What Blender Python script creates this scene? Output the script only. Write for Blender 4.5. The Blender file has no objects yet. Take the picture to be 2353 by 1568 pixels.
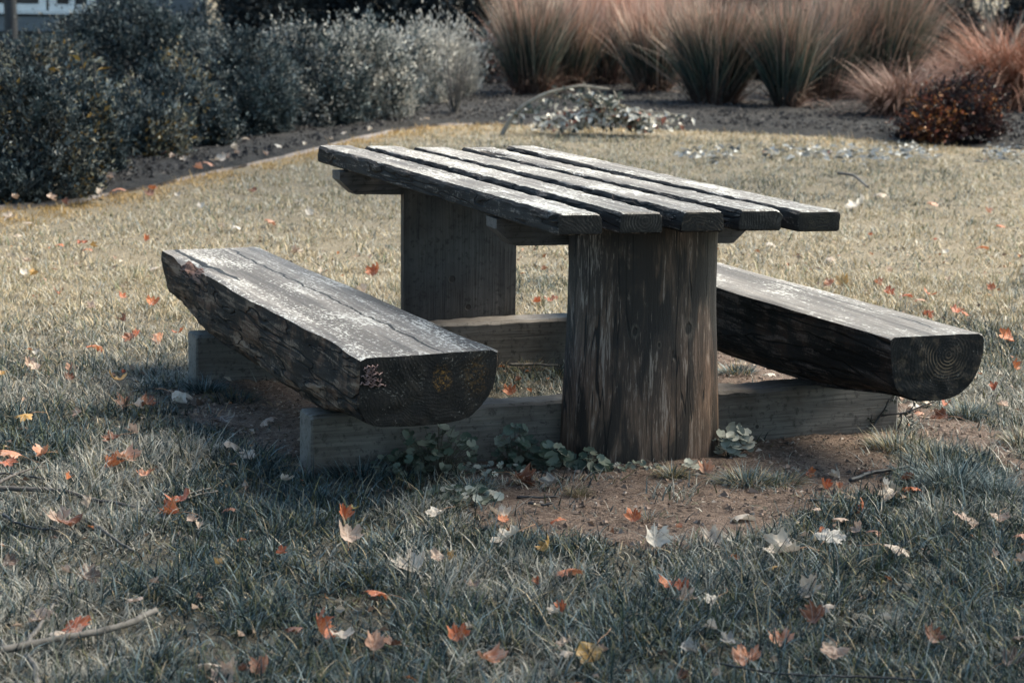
import bpy, math, random
import numpy as np
from mathutils import Vector, Matrix, Euler

RS = np.random.RandomState(11)
random.seed(11)
PI = math.pi
scene = bpy.context.scene
COL = scene.collection

# ------------------------------------------------------------------ camera model (85 mm lens, eye height)
CW, CH = 2352.0, 1568.0
F, PITCH, ROLL, HC = 5501.9, 0.16703, 0.01205, 1.4677
XC, YC, YAW = 0.10319, 7.46248, 0.3636          # picnic table centre and heading

def ray(u, v):
    a, b = u - CW / 2, v - CH / 2
    cr, sr = math.cos(ROLL), math.sin(ROLL)
    x = (cr * a + sr * b) / F
    z = -(-sr * a + cr * b) / F
    c, s = math.cos(PITCH), math.sin(PITCH)
    return np.array([x, c + z * s, -s + z * c])

def G(u, v, z=0.0):                              # ground position (height z) seen in that direction
    d = ray(u, v)
    return d * ((z - HC) / d[2]) + np.array([0, 0, HC])

def AT(u, v, y):                                 # point at distance y in that direction
    d = ray(u, v)
    return d * (y / d[1]) + np.array([0, 0, HC])

def PROJ(P):
    P = np.asarray(P, float) - [0, 0, HC]
    c, s = math.cos(PITCH), math.sin(PITCH)
    X = P[:, 0]; Y = P[:, 1] * c - P[:, 2] * s; Z = P[:, 1] * s + P[:, 2] * c
    u = F * X / Y; v = -F * Z / Y
    cr, sr = math.cos(ROLL), math.sin(ROLL)
    return np.stack([CW / 2 + cr * u - sr * v, CH / 2 + sr * u + cr * v], 1)

# ------------------------------------------------------------------ numpy noise
def _h(ix, iy, iz, seed):
    n = (ix.astype(np.int64) * 374761393 + iy.astype(np.int64) * 668265263 + iz.astype(np.int64) * 2147483647 + seed * 974634777) & 0xFFFFFFFF
    n = ((n ^ (n >> 13)) * 1274126177) & 0xFFFFFFFF
    n = (n ^ (n >> 16)) & 0xFFFF
    return n / 65535.0

def vnoise(x, y, z=None, seed=0):                # value noise, 0..1
    x = np.asarray(x, float); y = np.asarray(y, float)
    z = np.zeros_like(x) if z is None else np.asarray(z, float)
    xi, yi, zi = np.floor(x), np.floor(y), np.floor(z)
    fx, fy, fz = x - xi, y - yi, z - zi
    fx = fx * fx * (3 - 2 * fx); fy = fy * fy * (3 - 2 * fy); fz = fz * fz * (3 - 2 * fz)
    r = 0
    for dx in (0, 1):
        for dy in (0, 1):
            for dz in (0, 1):
                w = (fx if dx else 1 - fx) * (fy if dy else 1 - fy) * (fz if dz else 1 - fz)
                r = r + w * _h(xi + dx, yi + dy, zi + dz, seed)
    return r

def fbm(x, y, z=None, seed=0, oct=3):
    r, a, t = 0, 1.0, 0
    for i in range(oct):
        k = 2.0 ** i
        r = r + a * vnoise(np.asarray(x) * k, np.asarray(y) * k, None if z is None else np.asarray(z) * k, seed + i * 17)
        t += a; a *= 0.5
    return r / t

def sstep(a, b, x):
    t = np.clip((np.asarray(x, float) - a) / (b - a), 0, 1)
    return t * t * (3 - 2 * t)

def inpoly(px, py, poly):
    ins = np.zeros(px.shape, bool)
    n = len(poly)
    for i in range(n):
        x1, y1 = poly[i]; x2, y2 = poly[(i + 1) % n]
        c = ((y1 > py) != (y2 > py)) & (px < (x2 - x1) * (py - y1) / ((y2 - y1) + 1e-12) + x1)
        ins ^= c
    return ins

def polydist(px, py, poly):                      # signed distance, >0 inside
    d = np.full(px.shape, 1e9)
    n = len(poly)
    for i in range(n):
        a = np.array(poly[i], float); b = np.array(poly[(i + 1) % n], float)
        ab = b - a
        t = np.clip(((px - a[0]) * ab[0] + (py - a[1]) * ab[1]) / (ab @ ab + 1e-12), 0, 1)
        d = np.minimum(d, np.hypot(px - a[0] - t * ab[0], py - a[1] - t * ab[1]))
    return np.where(inpoly(px, py, poly), d, -d)

# ------------------------------------------------------------------ mesh and object helpers
def np_mesh(name, verts, polys, col=None, mats=(), midx=None, smooth=False, vec=None):
    verts = np.ascontiguousarray(verts, np.float32)
    me = bpy.data.meshes.new(name)
    me.vertices.add(len(verts)); me.vertices.foreach_set("co", verts.ravel())
    loops = np.concatenate([p.ravel() for p in polys]).astype(np.int32)
    tot = np.concatenate([np.full(len(p), p.shape[1], np.int32) for p in polys])
    st = np.concatenate([[0], np.cumsum(tot)[:-1]]).astype(np.int32)
    me.loops.add(len(loops)); me.loops.foreach_set("vertex_index", loops)
    me.polygons.add(len(tot)); me.polygons.foreach_set("loop_start", st)
    if midx is not None:
        me.polygons.foreach_set("material_index", np.asarray(midx, np.int32))
    me.polygons.foreach_set("use_smooth", np.full(len(tot), bool(smooth)))
    if col is not None:
        a = me.color_attributes.new("col", 'FLOAT_COLOR', 'POINT')
        c = np.ones((len(verts), 4), np.float32); c[:, :3] = col
        a.data.foreach_set("color", c.ravel())
    if vec is not None:
        a = me.attributes.new("lp", 'FLOAT_VECTOR', 'POINT')
        a.data.foreach_set("vector", np.ascontiguousarray(vec, np.float32).ravel())
    for m in mats: me.materials.append(m)
    me.update(calc_edges=True)
    return me

def obj(name, me, parent=None, loc=(0, 0, 0), rot=(0, 0, 0)):
    o = bpy.data.objects.new(name, me); COL.objects.link(o)
    o.location = loc; o.rotation_euler = rot
    if parent is not None: o.parent = parent
    return o

def tag(o, label=None, cat=None, group=None, kind=None):
    if label: o["label"] = label
    if cat: o["category"] = cat
    if group: o["group"] = group
    if kind: o["kind"] = kind
    return o

def thing(name, label, cat, loc=(0, 0, 0), rz=0, group=None):
    o = bpy.data.objects.new(name, None); COL.objects.link(o)
    o.empty_display_size = 0.1
    o.location = loc; o.rotation_euler = (0, 0, rz)
    return tag(o, label, cat, group)

class Geo:
    """collects loose pieces into one mesh"""
    def __init__(s): s.v = []; s.p = {}; s.c = []; s.n = 0
    def add(s, v, polys, col=None):
        v = np.asarray(v, float)
        for p in polys:
            s.p.setdefault(p.shape[1], []).append(np.asarray(p) + s.n)
        s.v.append(v); s.n += len(v)
        if col is not None: s.c.append(np.broadcast_to(np.asarray(col, float), (len(v), 3)))
    def mesh(s, name, mats, smooth=False):
        return np_mesh(name, np.concatenate(s.v), [np.concatenate(x) for x in s.p.values()],
                       np.concatenate(s.c) if s.c else None, mats, smooth=smooth)

def tube(path, rad, k=8, seed=0, rough=0.0):
    path = np.asarray(path, float); n = len(path)
    rad = np.broadcast_to(np.asarray(rad, float), (n,))
    t = np.gradient(path, axis=0); t /= np.linalg.norm(t, axis=1)[:, None] + 1e-9
    up = np.array([0, 0, 1.0]) if abs(t[:, 2]).mean() < 0.8 else np.array([1.0, 0, 0])
    s1 = np.cross(t, up); s1 /= np.linalg.norm(s1, axis=1)[:, None] + 1e-9
    s2 = np.cross(s1, t)
    an = np.linspace(0, 2 * PI, k, endpoint=False)
    rr = rad[:, None] * (1 + rough * (2 * vnoise(np.arange(n)[:, None] * 0.9 + 0 * an[None], 1.7 * np.cos(an)[None] + 0 * rad[:, None] + 5, 1.7 * np.sin(an)[None] + 0 * rad[:, None] + 5, seed) - 1))
    v = path[:, None] + rr[..., None] * (np.cos(an)[None, :, None] * s1[:, None] + np.sin(an)[None, :, None] * s2[:, None])
    v = v.reshape(-1, 3)
    i = np.arange(n - 1)[:, None] * k + np.arange(k)[None]
    j = np.arange(n - 1)[:, None] * k + (np.arange(k)[None] + 1) % k
    q = np.stack([i, j, j + k, i + k], -1).reshape(-1, 4)
    polys = [q]
    v = np.concatenate([v, path[:1], path[-1:]])
    a = np.arange(k); b = (a + 1) % k; o = (n - 1) * k
    tri = np.concatenate([np.stack([b, a, np.full(k, n * k)], 1), np.stack([a + o, b + o, np.full(k, n * k + 1)], 1)])
    polys.append(tri)
    return v, polys

def smoothpath(pts, n):
    pts = np.asarray(pts, float)
    d = np.concatenate([[0], np.cumsum(np.linalg.norm(np.diff(pts, axis=0), axis=1))])
    t = np.linspace(0, d[-1], n)
    p = np.stack([np.interp(t, d, pts[:, i]) for i in range(3)], 1)
    for _ in range(max(1, n // 12)):
        p[1:-1] = 0.25 * p[:-2] + 0.5 * p[1:-1] + 0.25 * p[2:]
    return p

def blades(base, L, W, head, th0, bend, seg, colA, colB=None, colC=None, roll=None, taper=1.3):
    """grass blades: base (N,3), length, width, heading, start angle from vertical, bend; colours root, middle, tip"""
    N = len(base)
    t = np.linspace(0, 1, seg + 1)
    hd = np.stack([np.cos(head), np.sin(head), 0 * head], 1)
    fa = head + PI / 2 + (0 if roll is None else roll)
    sd = np.stack([np.cos(fa), np.sin(fa), 0 * fa], 1)
    pts = [np.array(base, float)]
    for k in range(seg):
        th = th0 + bend * (k + 0.5) / seg
        pts.append(pts[-1] + (L / seg)[:, None] * (np.sin(th)[:, None] * hd + np.cos(th)[:, None] * np.array([0, 0, 1.0])))
    V = np.zeros((N, 2 * seg + 1, 3)); C = np.zeros((N, 2 * seg + 1, 3))
    def cc(tt):
        if colB is None: return colA
        if colC is None: return colA * (1 - tt) + colB * tt
        return colA * (1 - 2 * tt) + colB * 2 * tt if tt < 0.5 else colB * (2 - 2 * tt) + colC * (2 * tt - 1)
    for k in range(seg):
        w = (W * (1 - t[k] ** taper) * 0.5)[:, None] * (0.75 if k == 0 else 1)
        V[:, 2 * k] = pts[k] - sd * w; V[:, 2 * k + 1] = pts[k] + sd * w
        C[:, 2 * k] = cc(t[k]); C[:, 2 * k + 1] = cc(t[k])
    V[:, -1] = pts[seg]; C[:, -1] = cc(1.0)
    m = 2 * seg + 1
    o = np.arange(N)[:, None] * m
    qs = [np.concatenate([o + 2 * k, o + 2 * k + 1, o + 2 * k + 3, o + 2 * k + 2], 1) for k in range(seg - 1)]
    tr = np.concatenate([o + 2 * seg - 2, o + 2 * seg - 1, o + 2 * seg], 1)
    return V.reshape(-1, 3), ([np.concatenate(qs)] if qs else []) + [tr], C.reshape(-1, 3)

def leafcards(pos, dirv, nrm, L, W, col, fold=0.25):
    """small pointed leaves: each two bent halves (4 outline points + midrib)"""
    N = len(pos)
    d = dirv / (np.linalg.norm(dirv, axis=1)[:, None] + 1e-9)
    s = np.cross(d, nrm); s /= np.linalg.norm(s, axis=1)[:, None] + 1e-9
    n = np.cross(s, d)
    L = L[:, None]; W = W[:, None]
    V = np.stack([pos, pos + d * L * 0.45 + s * W * 0.5 + n * W * fold, pos + d * L - n * L * 0.12,
                  pos + d * L * 0.45 - s * W * 0.5 + n * W * fold], 1)
    o = np.arange(N)[:, None] * 4
    tr = np.concatenate([np.concatenate([o, o + 1, o + 2], 1), np.concatenate([o, o + 2, o + 3], 1)])
    return V.reshape(-1, 3), [tr], np.repeat(col, 4, 0)

# ------------------------------------------------------------------ node helpers
class NT:
    def __init__(s, name):
        s.m = bpy.data.materials.new(name); s.m.use_nodes = True
        s.t = s.m.node_tree; s.t.nodes.clear()
        s.out = s.t.nodes.new("ShaderNodeOutputMaterial")
    def n(s, typ, **kw):
        nd = s.t.nodes.new("ShaderNode" + typ)
        for k, v in kw.items():
            if k.startswith("_"): setattr(nd, k[1:], v)
        for k, v in kw.items():
            if k.startswith("_"): continue
            key = int(k[1:]) if k[0] == "i" and k[1:].isdigit() else k.replace("__", " ")
            s.set(nd.inputs[key], v)
        return nd
    def set(s, inp, v):
        if hasattr(v, "is_output"): s.t.links.new(v, inp)
        elif hasattr(v, "outputs"): s.t.links.new(v.outputs[0], inp)
        elif isinstance(v, (tuple, list)) and inp.type == 'RGBA' and len(v) == 3: inp.default_value = (*v, 1)
        else: inp.default_value = v
    def math(s, op, a, b=0.0, c=None, clamp=False):
        nd = s.n("Math", _operation=op, _use_clamp=clamp, i0=a, i1=b)
        if c is not None: s.set(nd.inputs[2], c)
        return nd.outputs[0]
    def noise(s, vec, scale, detail=3.0, rough=0.55, dist=0.0):
        return s.n("TexNoise", Vector=vec, Scale=scale, Detail=detail, Roughness=rough, Distortion=dist).outputs["Fac"]
    def ss(s, x, a, b, lo=0.0, hi=1.0):
        nd = s.n("MapRange", _interpolation_type='SMOOTHSTEP', i0=x, i1=a, i2=b, i3=lo, i4=hi)
        return nd.outputs[0]
    def mix(s, f, a, b, blend='MIX'):
        nd = s.t.nodes.new("ShaderNodeMix"); nd.data_type = 'RGBA'; nd.blend_type = blend
        s.set(nd.inputs[0], f); s.set(nd.inputs[6], a); s.set(nd.inputs[7], b)
        return nd.outputs[2]
    def coord(s, sc=(1, 1, 1), loc=(0, 0, 0), kind="Object", rnd=True):
        tc = s.n("TexCoord").outputs[kind]
        mp = s.n("Mapping", Vector=tc); mp.inputs["Scale"].default_value = sc; mp.inputs["Location"].default_value = loc
        if not rnd: return mp.outputs[0]
        oi = s.n("ObjectInfo").outputs["Random"]
        add = s.n("VectorMath", _operation='ADD', i0=mp.outputs[0], i1=s.n("CombineXYZ", X=s.math('MULTIPLY', oi, 37.0), Y=s.math('MULTIPLY', oi, 91.0), Z=s.math('MULTIPLY', oi, 53.0)).outputs[0])
        return add.outputs[0]
    def bump(s, h, strength=0.5, dist=0.01, normal=None):
        nd = s.n("Bump", Strength=strength, Distance=dist, Height=h)
        if normal is not None: s.set(nd.inputs["Normal"], normal)
        return nd.outputs[0]
    def pbr(s, base, rough=0.7, normal=None, spec=0.5, **kw):
        b = s.n("BsdfPrincipled")
        s.set(b.inputs["Base Color"], base); s.set(b.inputs["Roughness"], rough)
        b.inputs["Specular IOR Level"].default_value = spec
        if normal is not None: s.set(b.inputs["Normal"], normal)
        for k, v in kw.items(): s.set(b.inputs[k.replace("__", " ")], v)
        return b
    def done(s, sh):
        s.t.links.new(sh.outputs[0] if hasattr(sh, "outputs") else sh, s.out.inputs[0]); return s.m

def mat_wood_top(name, axis='y', crack=None, base=(0.190, 0.172, 0.156), pale=(0.54, 0.53, 0.50), fleck=0.53):
    """sun-bleached, lichen-flecked upper face; grain along axis"""
    t = NT(name)
    st = {'y': (60, 2.2, 60), 'x': (2.2, 60, 60)}[axis]
    g = t.noise(t.coord(st), 1.0, 5, 0.6, 0.3)
    g2 = t.noise(t.coord(tuple(3 * k for k in st)), 1.0, 3, 0.6)
    e = {'y': (1, 0.42, 1), 'x': (0.42, 1, 1)}[axis]
    f1 = t.noise(t.coord(e), 110, 5, 0.65, 0.4)
    f2 = t.noise(t.coord(e), 7, 3, 0.6)
    f3 = t.noise(t.coord(e), 210, 2, 0.5)
    c = t.mix(t.ss(g, 0.3, 0.72), tuple(0.55 * k for k in base), tuple(1.25 * k for k in base))
    c = t.mix(t.ss(f2, 0.35, 0.7, 0, 0.6), c, (0.255, 0.24, 0.225))
    st_ = t.noise(t.coord(tuple(0.12 * k for k in st)), 1.0, 4, 0.6, 0.5)
    c = t.mix(t.ss(st_, 0.52, 0.68, 0, 0.7), c, (0.06, 0.052, 0.046))
    fl = t.ss(t.math('ADD', f1, t.math('ADD', t.math('MULTIPLY', t.math('SUBTRACT', f2, 0.5), 0.55), t.math('MULTIPLY', t.math('SUBTRACT', g, 0.5), 0.35))), fleck, fleck + 0.07)
    c = t.mix(t.math('MULTIPLY', fl, 0.85), c, pale)
    dk = t.ss(t.math('ADD', t.math('MULTIPLY', f3, 0.5), t.math('MULTIPLY', g2, 0.5)), 0.36, 0.42, 1, 0)
    c = t.mix(t.math('MULTIPLY', dk, 0.75), c, (0.045, 0.042, 0.04))
    h = t.math('ADD', t.math('MULTIPLY', g, 0.6), t.math('ADD', t.math('MULTIPLY', g2, 0.35), t.math('MULTIPLY', fl, 0.25)))
    if crack:
        tc = t.n("SeparateXYZ", Vector=t.n("TexCoord").outputs["Object"])
        for (x0, y0, y1, wid, amp, slope) in crack:
            wob = t.n("TexNoise", Vector=t.n("CombineXYZ", X=x0 * 31.0, Y=tc.outputs[1]).outputs[0], Scale=5.5, Detail=4.0, Roughness=0.6).outputs[0]
            xx = t.math('SUBTRACT', tc.outputs[0], t.math('ADD', t.math('MULTIPLY_ADD', tc.outputs[1], slope, x0), t.math('MULTIPLY', t.math('SUBTRACT', wob, 0.5), amp)))
            d = t.math('ABSOLUTE', xx)
            ww = t.math('MULTIPLY', t.math('MULTIPLY', t.ss(tc.outputs[1], y0, y0 + 0.15), t.ss(tc.outputs[1], y1 - 0.15, y1, 1, 0)), t.math('MULTIPLY_ADD', wob, wid * 1.4, wid * 0.2))
            k = t.math('LESS_THAN', d, ww)
            c = t.mix(k, c, (0.012, 0.011, 0.010))
            h = t.math('SUBTRACT', h, t.math('MULTIPLY', k, 1.5))
    return t.done(t.pbr(c, t.ss(f1, 0.3, 0.7, 0.72, 0.55), t.bump(h, 0.8, 0.006), 0.35))

def mat_wood_dark(name, axis='y', base=(0.030, 0.026, 0.024), chip=(0.20, 0.165, 0.14), amount=0.60, bumpd=0.01, rust=0.0):
    """rotten dark bark side with pale chipped fibres along the grain"""
    t = NT(name)
    st = {'y': (60, 6.0, 60), 'x': (6, 60, 60), 'z': (60, 60, 6)}[axis]
    g = t.noise(t.coord(st), 1.0, 5, 0.65, 0.6)
    m = t.noise(t.coord(tuple(0.28 * k for k in st)), 1.0, 4, 0.6, 0.8)
    p = t.noise(t.coord((1, 1, 1)), 9, 4, 0.6)
    q = t.noise(t.coord((1, 1, 1)), 120, 3, 0.6)
    c = t.mix(t.ss(m, 0.3, 0.7), tuple(0.5 * k for k in base), tuple(2.0 * k for k in base))
    if rust: c = t.mix(t.math('MULTIPLY', t.ss(p, 0.45, 0.65), rust), c, (0.105, 0.055, 0.034))
    ch = t.math('ADD', t.math('MULTIPLY', g, 0.55), t.math('ADD', t.math('MULTIPLY', p, 0.25), t.math('MULTIPLY', q, 0.2)))
    k = t.ss(ch, amount - 0.06, amount + 0.06)
    sv = t.noise(t.coord(tuple(0.30 * q_ for q_ in st), (3, 5, 9)), 1.0, 2, 0.5, 0.6)
    split = t.ss(t.math('ABSOLUTE', t.math('SUBTRACT', sv, 0.5)), 0.006, 0.022, 1, 0)
    c = t.mix(t.math('MULTIPLY', k, 0.8), c, chip)
    c = t.mix(t.math('MULTIPLY', split, 0.9), c, (0.006, 0.005, 0.005))
    h = t.math('SUBTRACT', t.math('ADD', t.math('MULTIPLY', g, 0.6), t.math('MULTIPLY', m, 0.6)), t.math('MULTIPLY', split, 0.8))
    return t.done(t.pbr(c, 0.8, t.bump(h, 0.9, bumpd), 0.18))

def mat_wood_end(name, pith=(0, 0), dark=(0.016, 0.014, 0.013), light=(0.15, 0.125, 0.10), freq=95.0, orange=None, dirt=0.5, vis=None, speck=0.66, low=False):
    """cut end of a log or plank: growth rings round a pith point (local x, z)"""
    t = NT(name)
    tc = t.n("TexCoord").outputs["Object"]
    mp = t.n("Mapping", Vector=tc); mp.inputs["Location"].default_value = (-pith[0], 0, -pith[1])
    s = t.n("SeparateXYZ", Vector=mp.outputs[0])
    w = t.noise(tc, 9, 3, 0.5)
    r = t.math('SQRT', t.math('ADD', t.math('MULTIPLY', s.outputs[0], s.outputs[0]), t.math('MULTIPLY', s.outputs[2], s.outputs[2])))
    w2 = t.noise(tc, 26, 3, 0.6)
    rr = t.math('ADD', t.math('MULTIPLY', r, t.math('MULTIPLY_ADD', w, 0.5, 0.75)), t.math('ADD', t.math('MULTIPLY', w, 0.02), t.math('MULTIPLY', w2, 0.0035)))
    ring = t.math('SINE', t.math('MULTIPLY', rr, freq * 2 * PI))
    big = t.noise(t.coord((1, 1, 1)), 11, 5, 0.65)
    k = t.math('MULTIPLY', t.math('MULTIPLY', t.ss(ring, 0.0, 1.0), t.ss(w2, 0.32, 0.6)), t.ss(big, dirt - 0.10, dirt + 0.16))
    if vis: k = t.math('MULTIPLY', k, t.ss(t.math('ADD', r, t.math('MULTIPLY', t.math('SUBTRACT', big, 0.5), 0.10)), vis * 0.5, vis, 1, 0.06))
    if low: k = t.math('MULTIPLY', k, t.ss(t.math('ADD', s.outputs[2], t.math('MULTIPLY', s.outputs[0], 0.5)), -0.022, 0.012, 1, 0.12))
    c = t.mix(k, dark, light)
    sp = t.noise(tc, 160, 2, 0.6)
    c = t.mix(t.math('MULTIPLY', t.ss(sp, speck, speck + 0.06, 0, 0.7), t.ss(big, 0.42, 0.6)), c, (0.24, 0.22, 0.19))  # glitter on the cut end painted as pale specks
    if orange:
        for (ox, oz, rad, pw) in orange:
            mp2 = t.n("Mapping", Vector=tc); mp2.inputs["Location"].default_value = (-ox, 0, -oz)
            s2 = t.n("SeparateXYZ", Vector=mp2.outputs[0])
            dd = t.math('SQRT', t.math('ADD', t.math('POWER', s2.outputs[0], 2.0), t.math('MULTIPLY', t.math('POWER', s2.outputs[2], 2.0), 0.6)))
            f = t.math('MULTIPLY', t.ss(t.math('ADD', dd, t.math('MULTIPLY', t.math('SUBTRACT', w, 0.5), 0.03)), rad * 0.5, rad, 1, 0), t.ss(t.noise(tc, 130, 4, 0.75), 0.48, 0.62))
            c = t.mix(t.math('MULTIPLY', f, pw), c, (0.34, 0.17, 0.035))
    c = t.mix(t.ss(t.noise(tc, 38, 4, 0.7), 0.5, 0.68, 0, 0.35), c, tuple(0.9 * q_ for q_ in light))
    h = t.math('ADD', t.math('MULTIPLY', ring, 0.12), sp)
    return t.done(t.pbr(c, 0.7, t.bump(h, 0.35, 0.004), 0.3))

def mat_post():
    t = NT("post_wood")
    z = t.n("SeparateXYZ", Vector=t.n("TexCoord").outputs["Object"]).outputs[2]
    g = t.noise(t.coord((95, 95, 6.5)), 1.0, 6, 0.68, 1.2)
    g2 = t.noise(t.coord((300, 300, 34)), 1.0, 4, 0.65)
    p = t.noise(t.coord((6, 6, 2.0)), 1.0, 3, 0.5, 0.5)
    c = t.mix(t.ss(t.math('MULTIPLY_ADD', p, 0.6, t.math('MULTIPLY', z, -0.35)), 0.05, 0.32), (0.042, 0.031, 0.025), (0.205, 0.128, 0.088))
    pb = t.noise(t.coord((14, 14, 3.0), (4, 2, 7)), 1.0, 4, 0.6, 0.8)
    c = t.mix(t.ss(pb, 0.44, 0.60, 0.9, 0), c, (0.016, 0.0135, 0.0125))
    c = t.mix(t.ss(g, 0.38, 0.55, 0.55, 0), c, (0.022, 0.019, 0.018))
    k = t.ss(t.math('ADD', t.math('MULTIPLY', g, 0.5), t.math('ADD', t.math('MULTIPLY', g2, 0.2), t.math('MULTIPLY', pb, 0.3))), 0.54, 0.61)
    c = t.mix(t.math('MULTIPLY', k, 0.70), c, (0.36, 0.295, 0.25))
    vor = t.n("TexNoise", Vector=t.coord((22, 22, 0.55)), Scale=1.0, Detail=2.0, Roughness=0.5).outputs["Fac"]
    cr = t.ss(t.math('ABSOLUTE', t.math('SUBTRACT', vor, 0.5)), 0.004, 0.012, 1, 0)
    c = t.mix(t.math('MULTIPLY', cr, 0.9), c, (0.008, 0.007, 0.007))
    tc = t.n("TexCoord").outputs["Object"]
    h = t.math('SUBTRACT', t.math('ADD', t.math('MULTIPLY', g, 0.6), t.math('MULTIPLY', g2, 0.3)), t.math('MULTIPLY', cr, 0.9))
    for (kx, kz, kr) in ((0.078, 0.385, 0.014), (-0.085, 0.385, 0.009), (-0.015, 0.345, 0.005)):
        mp = t.n("Mapping", Vector=tc); mp.inputs["Location"].default_value = (-kx, 0, -kz * 0.62); mp.inputs["Scale"].default_value = (1, 0, 0.62)
        ln = t.n("VectorMath", _operation='LENGTH', i0=mp.outputs[0]).outputs["Value"]
        ln = t.math('ADD', ln, t.math('MULTIPLY', t.math('SUBTRACT', g2, 0.5), kr * 0.5))
        ringk = t.math('MULTIPLY', t.ss(ln, kr * 1.0, kr * 1.9, 1, 0), t.ss(g2, 0.35, 0.6))
        hole = t.ss(ln, kr * 0.55, kr * 1.0, 1, 0)
        c = t.mix(t.math('MULTIPLY', ringk, 0.35), c, (0.22, 0.18, 0.15))
        c = t.mix(hole, c, (0.020, 0.016, 0.014))
        h = t.math('SUBTRACT', h, hole)
    return t.done(t.pbr(c, 0.68, t.bump(h, 0.8, 0.008), 0.4))

def mat_board(name, axis, a, b, knot=None):
    """planed grey board with fine grain"""
    t = NT(name)
    st = {'x': (2.5, 70, 70), 'z': (60, 60, 2.0)}[axis]
    g = t.noise(t.coord(st), 1.0, 5, 0.6, 0.5)
    g2 = t.noise(t.coord(tuple(2.6 * k for k in st)), 1.0, 3, 0.6)
    p = t.noise(t.coord((1, 1, 1)), 5, 3, 0.6)
    c = t.mix(t.ss(g, 0.3, 0.7), a, b)
    c = t.mix(t.ss(g2, 0.36, 0.46, 0.5, 0), c, tuple(0.35 * k for k in a))
    c = t.mix(t.ss(p, 0.4, 0.7, 0, 0.6), c, tuple(1.35 * k for k in b))
    p2 = t.noise(t.coord((1, 1, 1), (7, 3, 1)), 3.2, 4, 0.65)
    c = t.mix(t.ss(p2, 0.45, 0.7, 0, 0.6), c, (a[0] * 0.75, a[1] * 0.55, a[2] * 0.46))
    p3 = t.noise(t.coord((1, 1, 1)), 55, 4, 0.7)
    c = t.mix(t.ss(p3, 0.52, 0.68, 0, 0.75), c, tuple(0.4 * k for k in a))
    h = t.math('ADD', g, t.math('MULTIPLY', g2, 0.5))
    tc = t.n("TexCoord").outputs["Object"]
    for (kx, kz, kr) in knot or ():
        mp = t.n("Mapping", Vector=tc); mp.inputs["Location"].default_value = (-kx, 0, -kz); mp.inputs["Scale"].default_value = (1, 0, 1)
        ln = t.n("VectorMath", _operation='LENGTH', i0=mp.outputs[0]).outputs["Value"]
        c = t.mix(t.ss(ln, kr * 0.8, kr * 1.2, 0.9, 0), c, (0.022, 0.018, 0.016))
        h = t.math('SUBTRACT', h, t.ss(ln, kr * 0.8, kr * 1.1, 1, 0))
    return t.done(t.pbr(c, 0.7, t.bump(h, 0.5, 0.004), 0.4))

def mat_attr(name, rough=0.5, trans=0.25, spec=0.4, var=0.0):
    """leaf and blade material: own colour per leaf, some light through"""
    t = NT(name)
    c = t.n("Attribute", _attribute_name="col").outputs["Color"]
    if var:
        nz = t.noise(t.n("TexCoord").outputs["Object"], 60, 2, 0.5)
        c = t.mix(t.ss(nz, 0.35, 0.65, 0, var), c, (0.01, 0.012, 0.012))
    b = t.pbr(c, rough, None, spec)
    tr = t.n("BsdfTranslucent", Color=c)
    mx = t.n("MixShader", i0=trans, i1=b.outputs[0], i2=tr.outputs[0])
    return t.done(mx)

def mat_ground(name, cols, scale=3.0, fine=60, bumpd=0.01, rough=0.9, far=None):
    t = NT(name)
    tc = t.n("TexCoord").outputs["Object"]
    a = t.noise(tc, scale, 4, 0.6); b = t.noise(tc, fine, 4, 0.7); e = t.noise(tc, fine * 3.1, 2, 0.6)
    c = t.mix(t.ss(a, 0.3, 0.7), cols[0], cols[1])
    c = t.mix(t.ss(b, 0.42, 0.68, 0, 0.75), c, cols[2])
    c = t.mix(t.ss(e, 0.35, 0.45, 0.6, 0), c, tuple(0.3 * k for k in cols[0]))
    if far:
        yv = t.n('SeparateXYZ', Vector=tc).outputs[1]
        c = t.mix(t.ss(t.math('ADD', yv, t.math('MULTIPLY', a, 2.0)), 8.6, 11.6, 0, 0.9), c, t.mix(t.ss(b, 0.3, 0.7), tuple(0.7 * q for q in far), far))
    h = t.math('ADD', b, t.math('MULTIPLY', e, 0.6))
    return t.done(t.pbr(c, rough, t.bump(h, 0.9, bumpd), 0.25))

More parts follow.
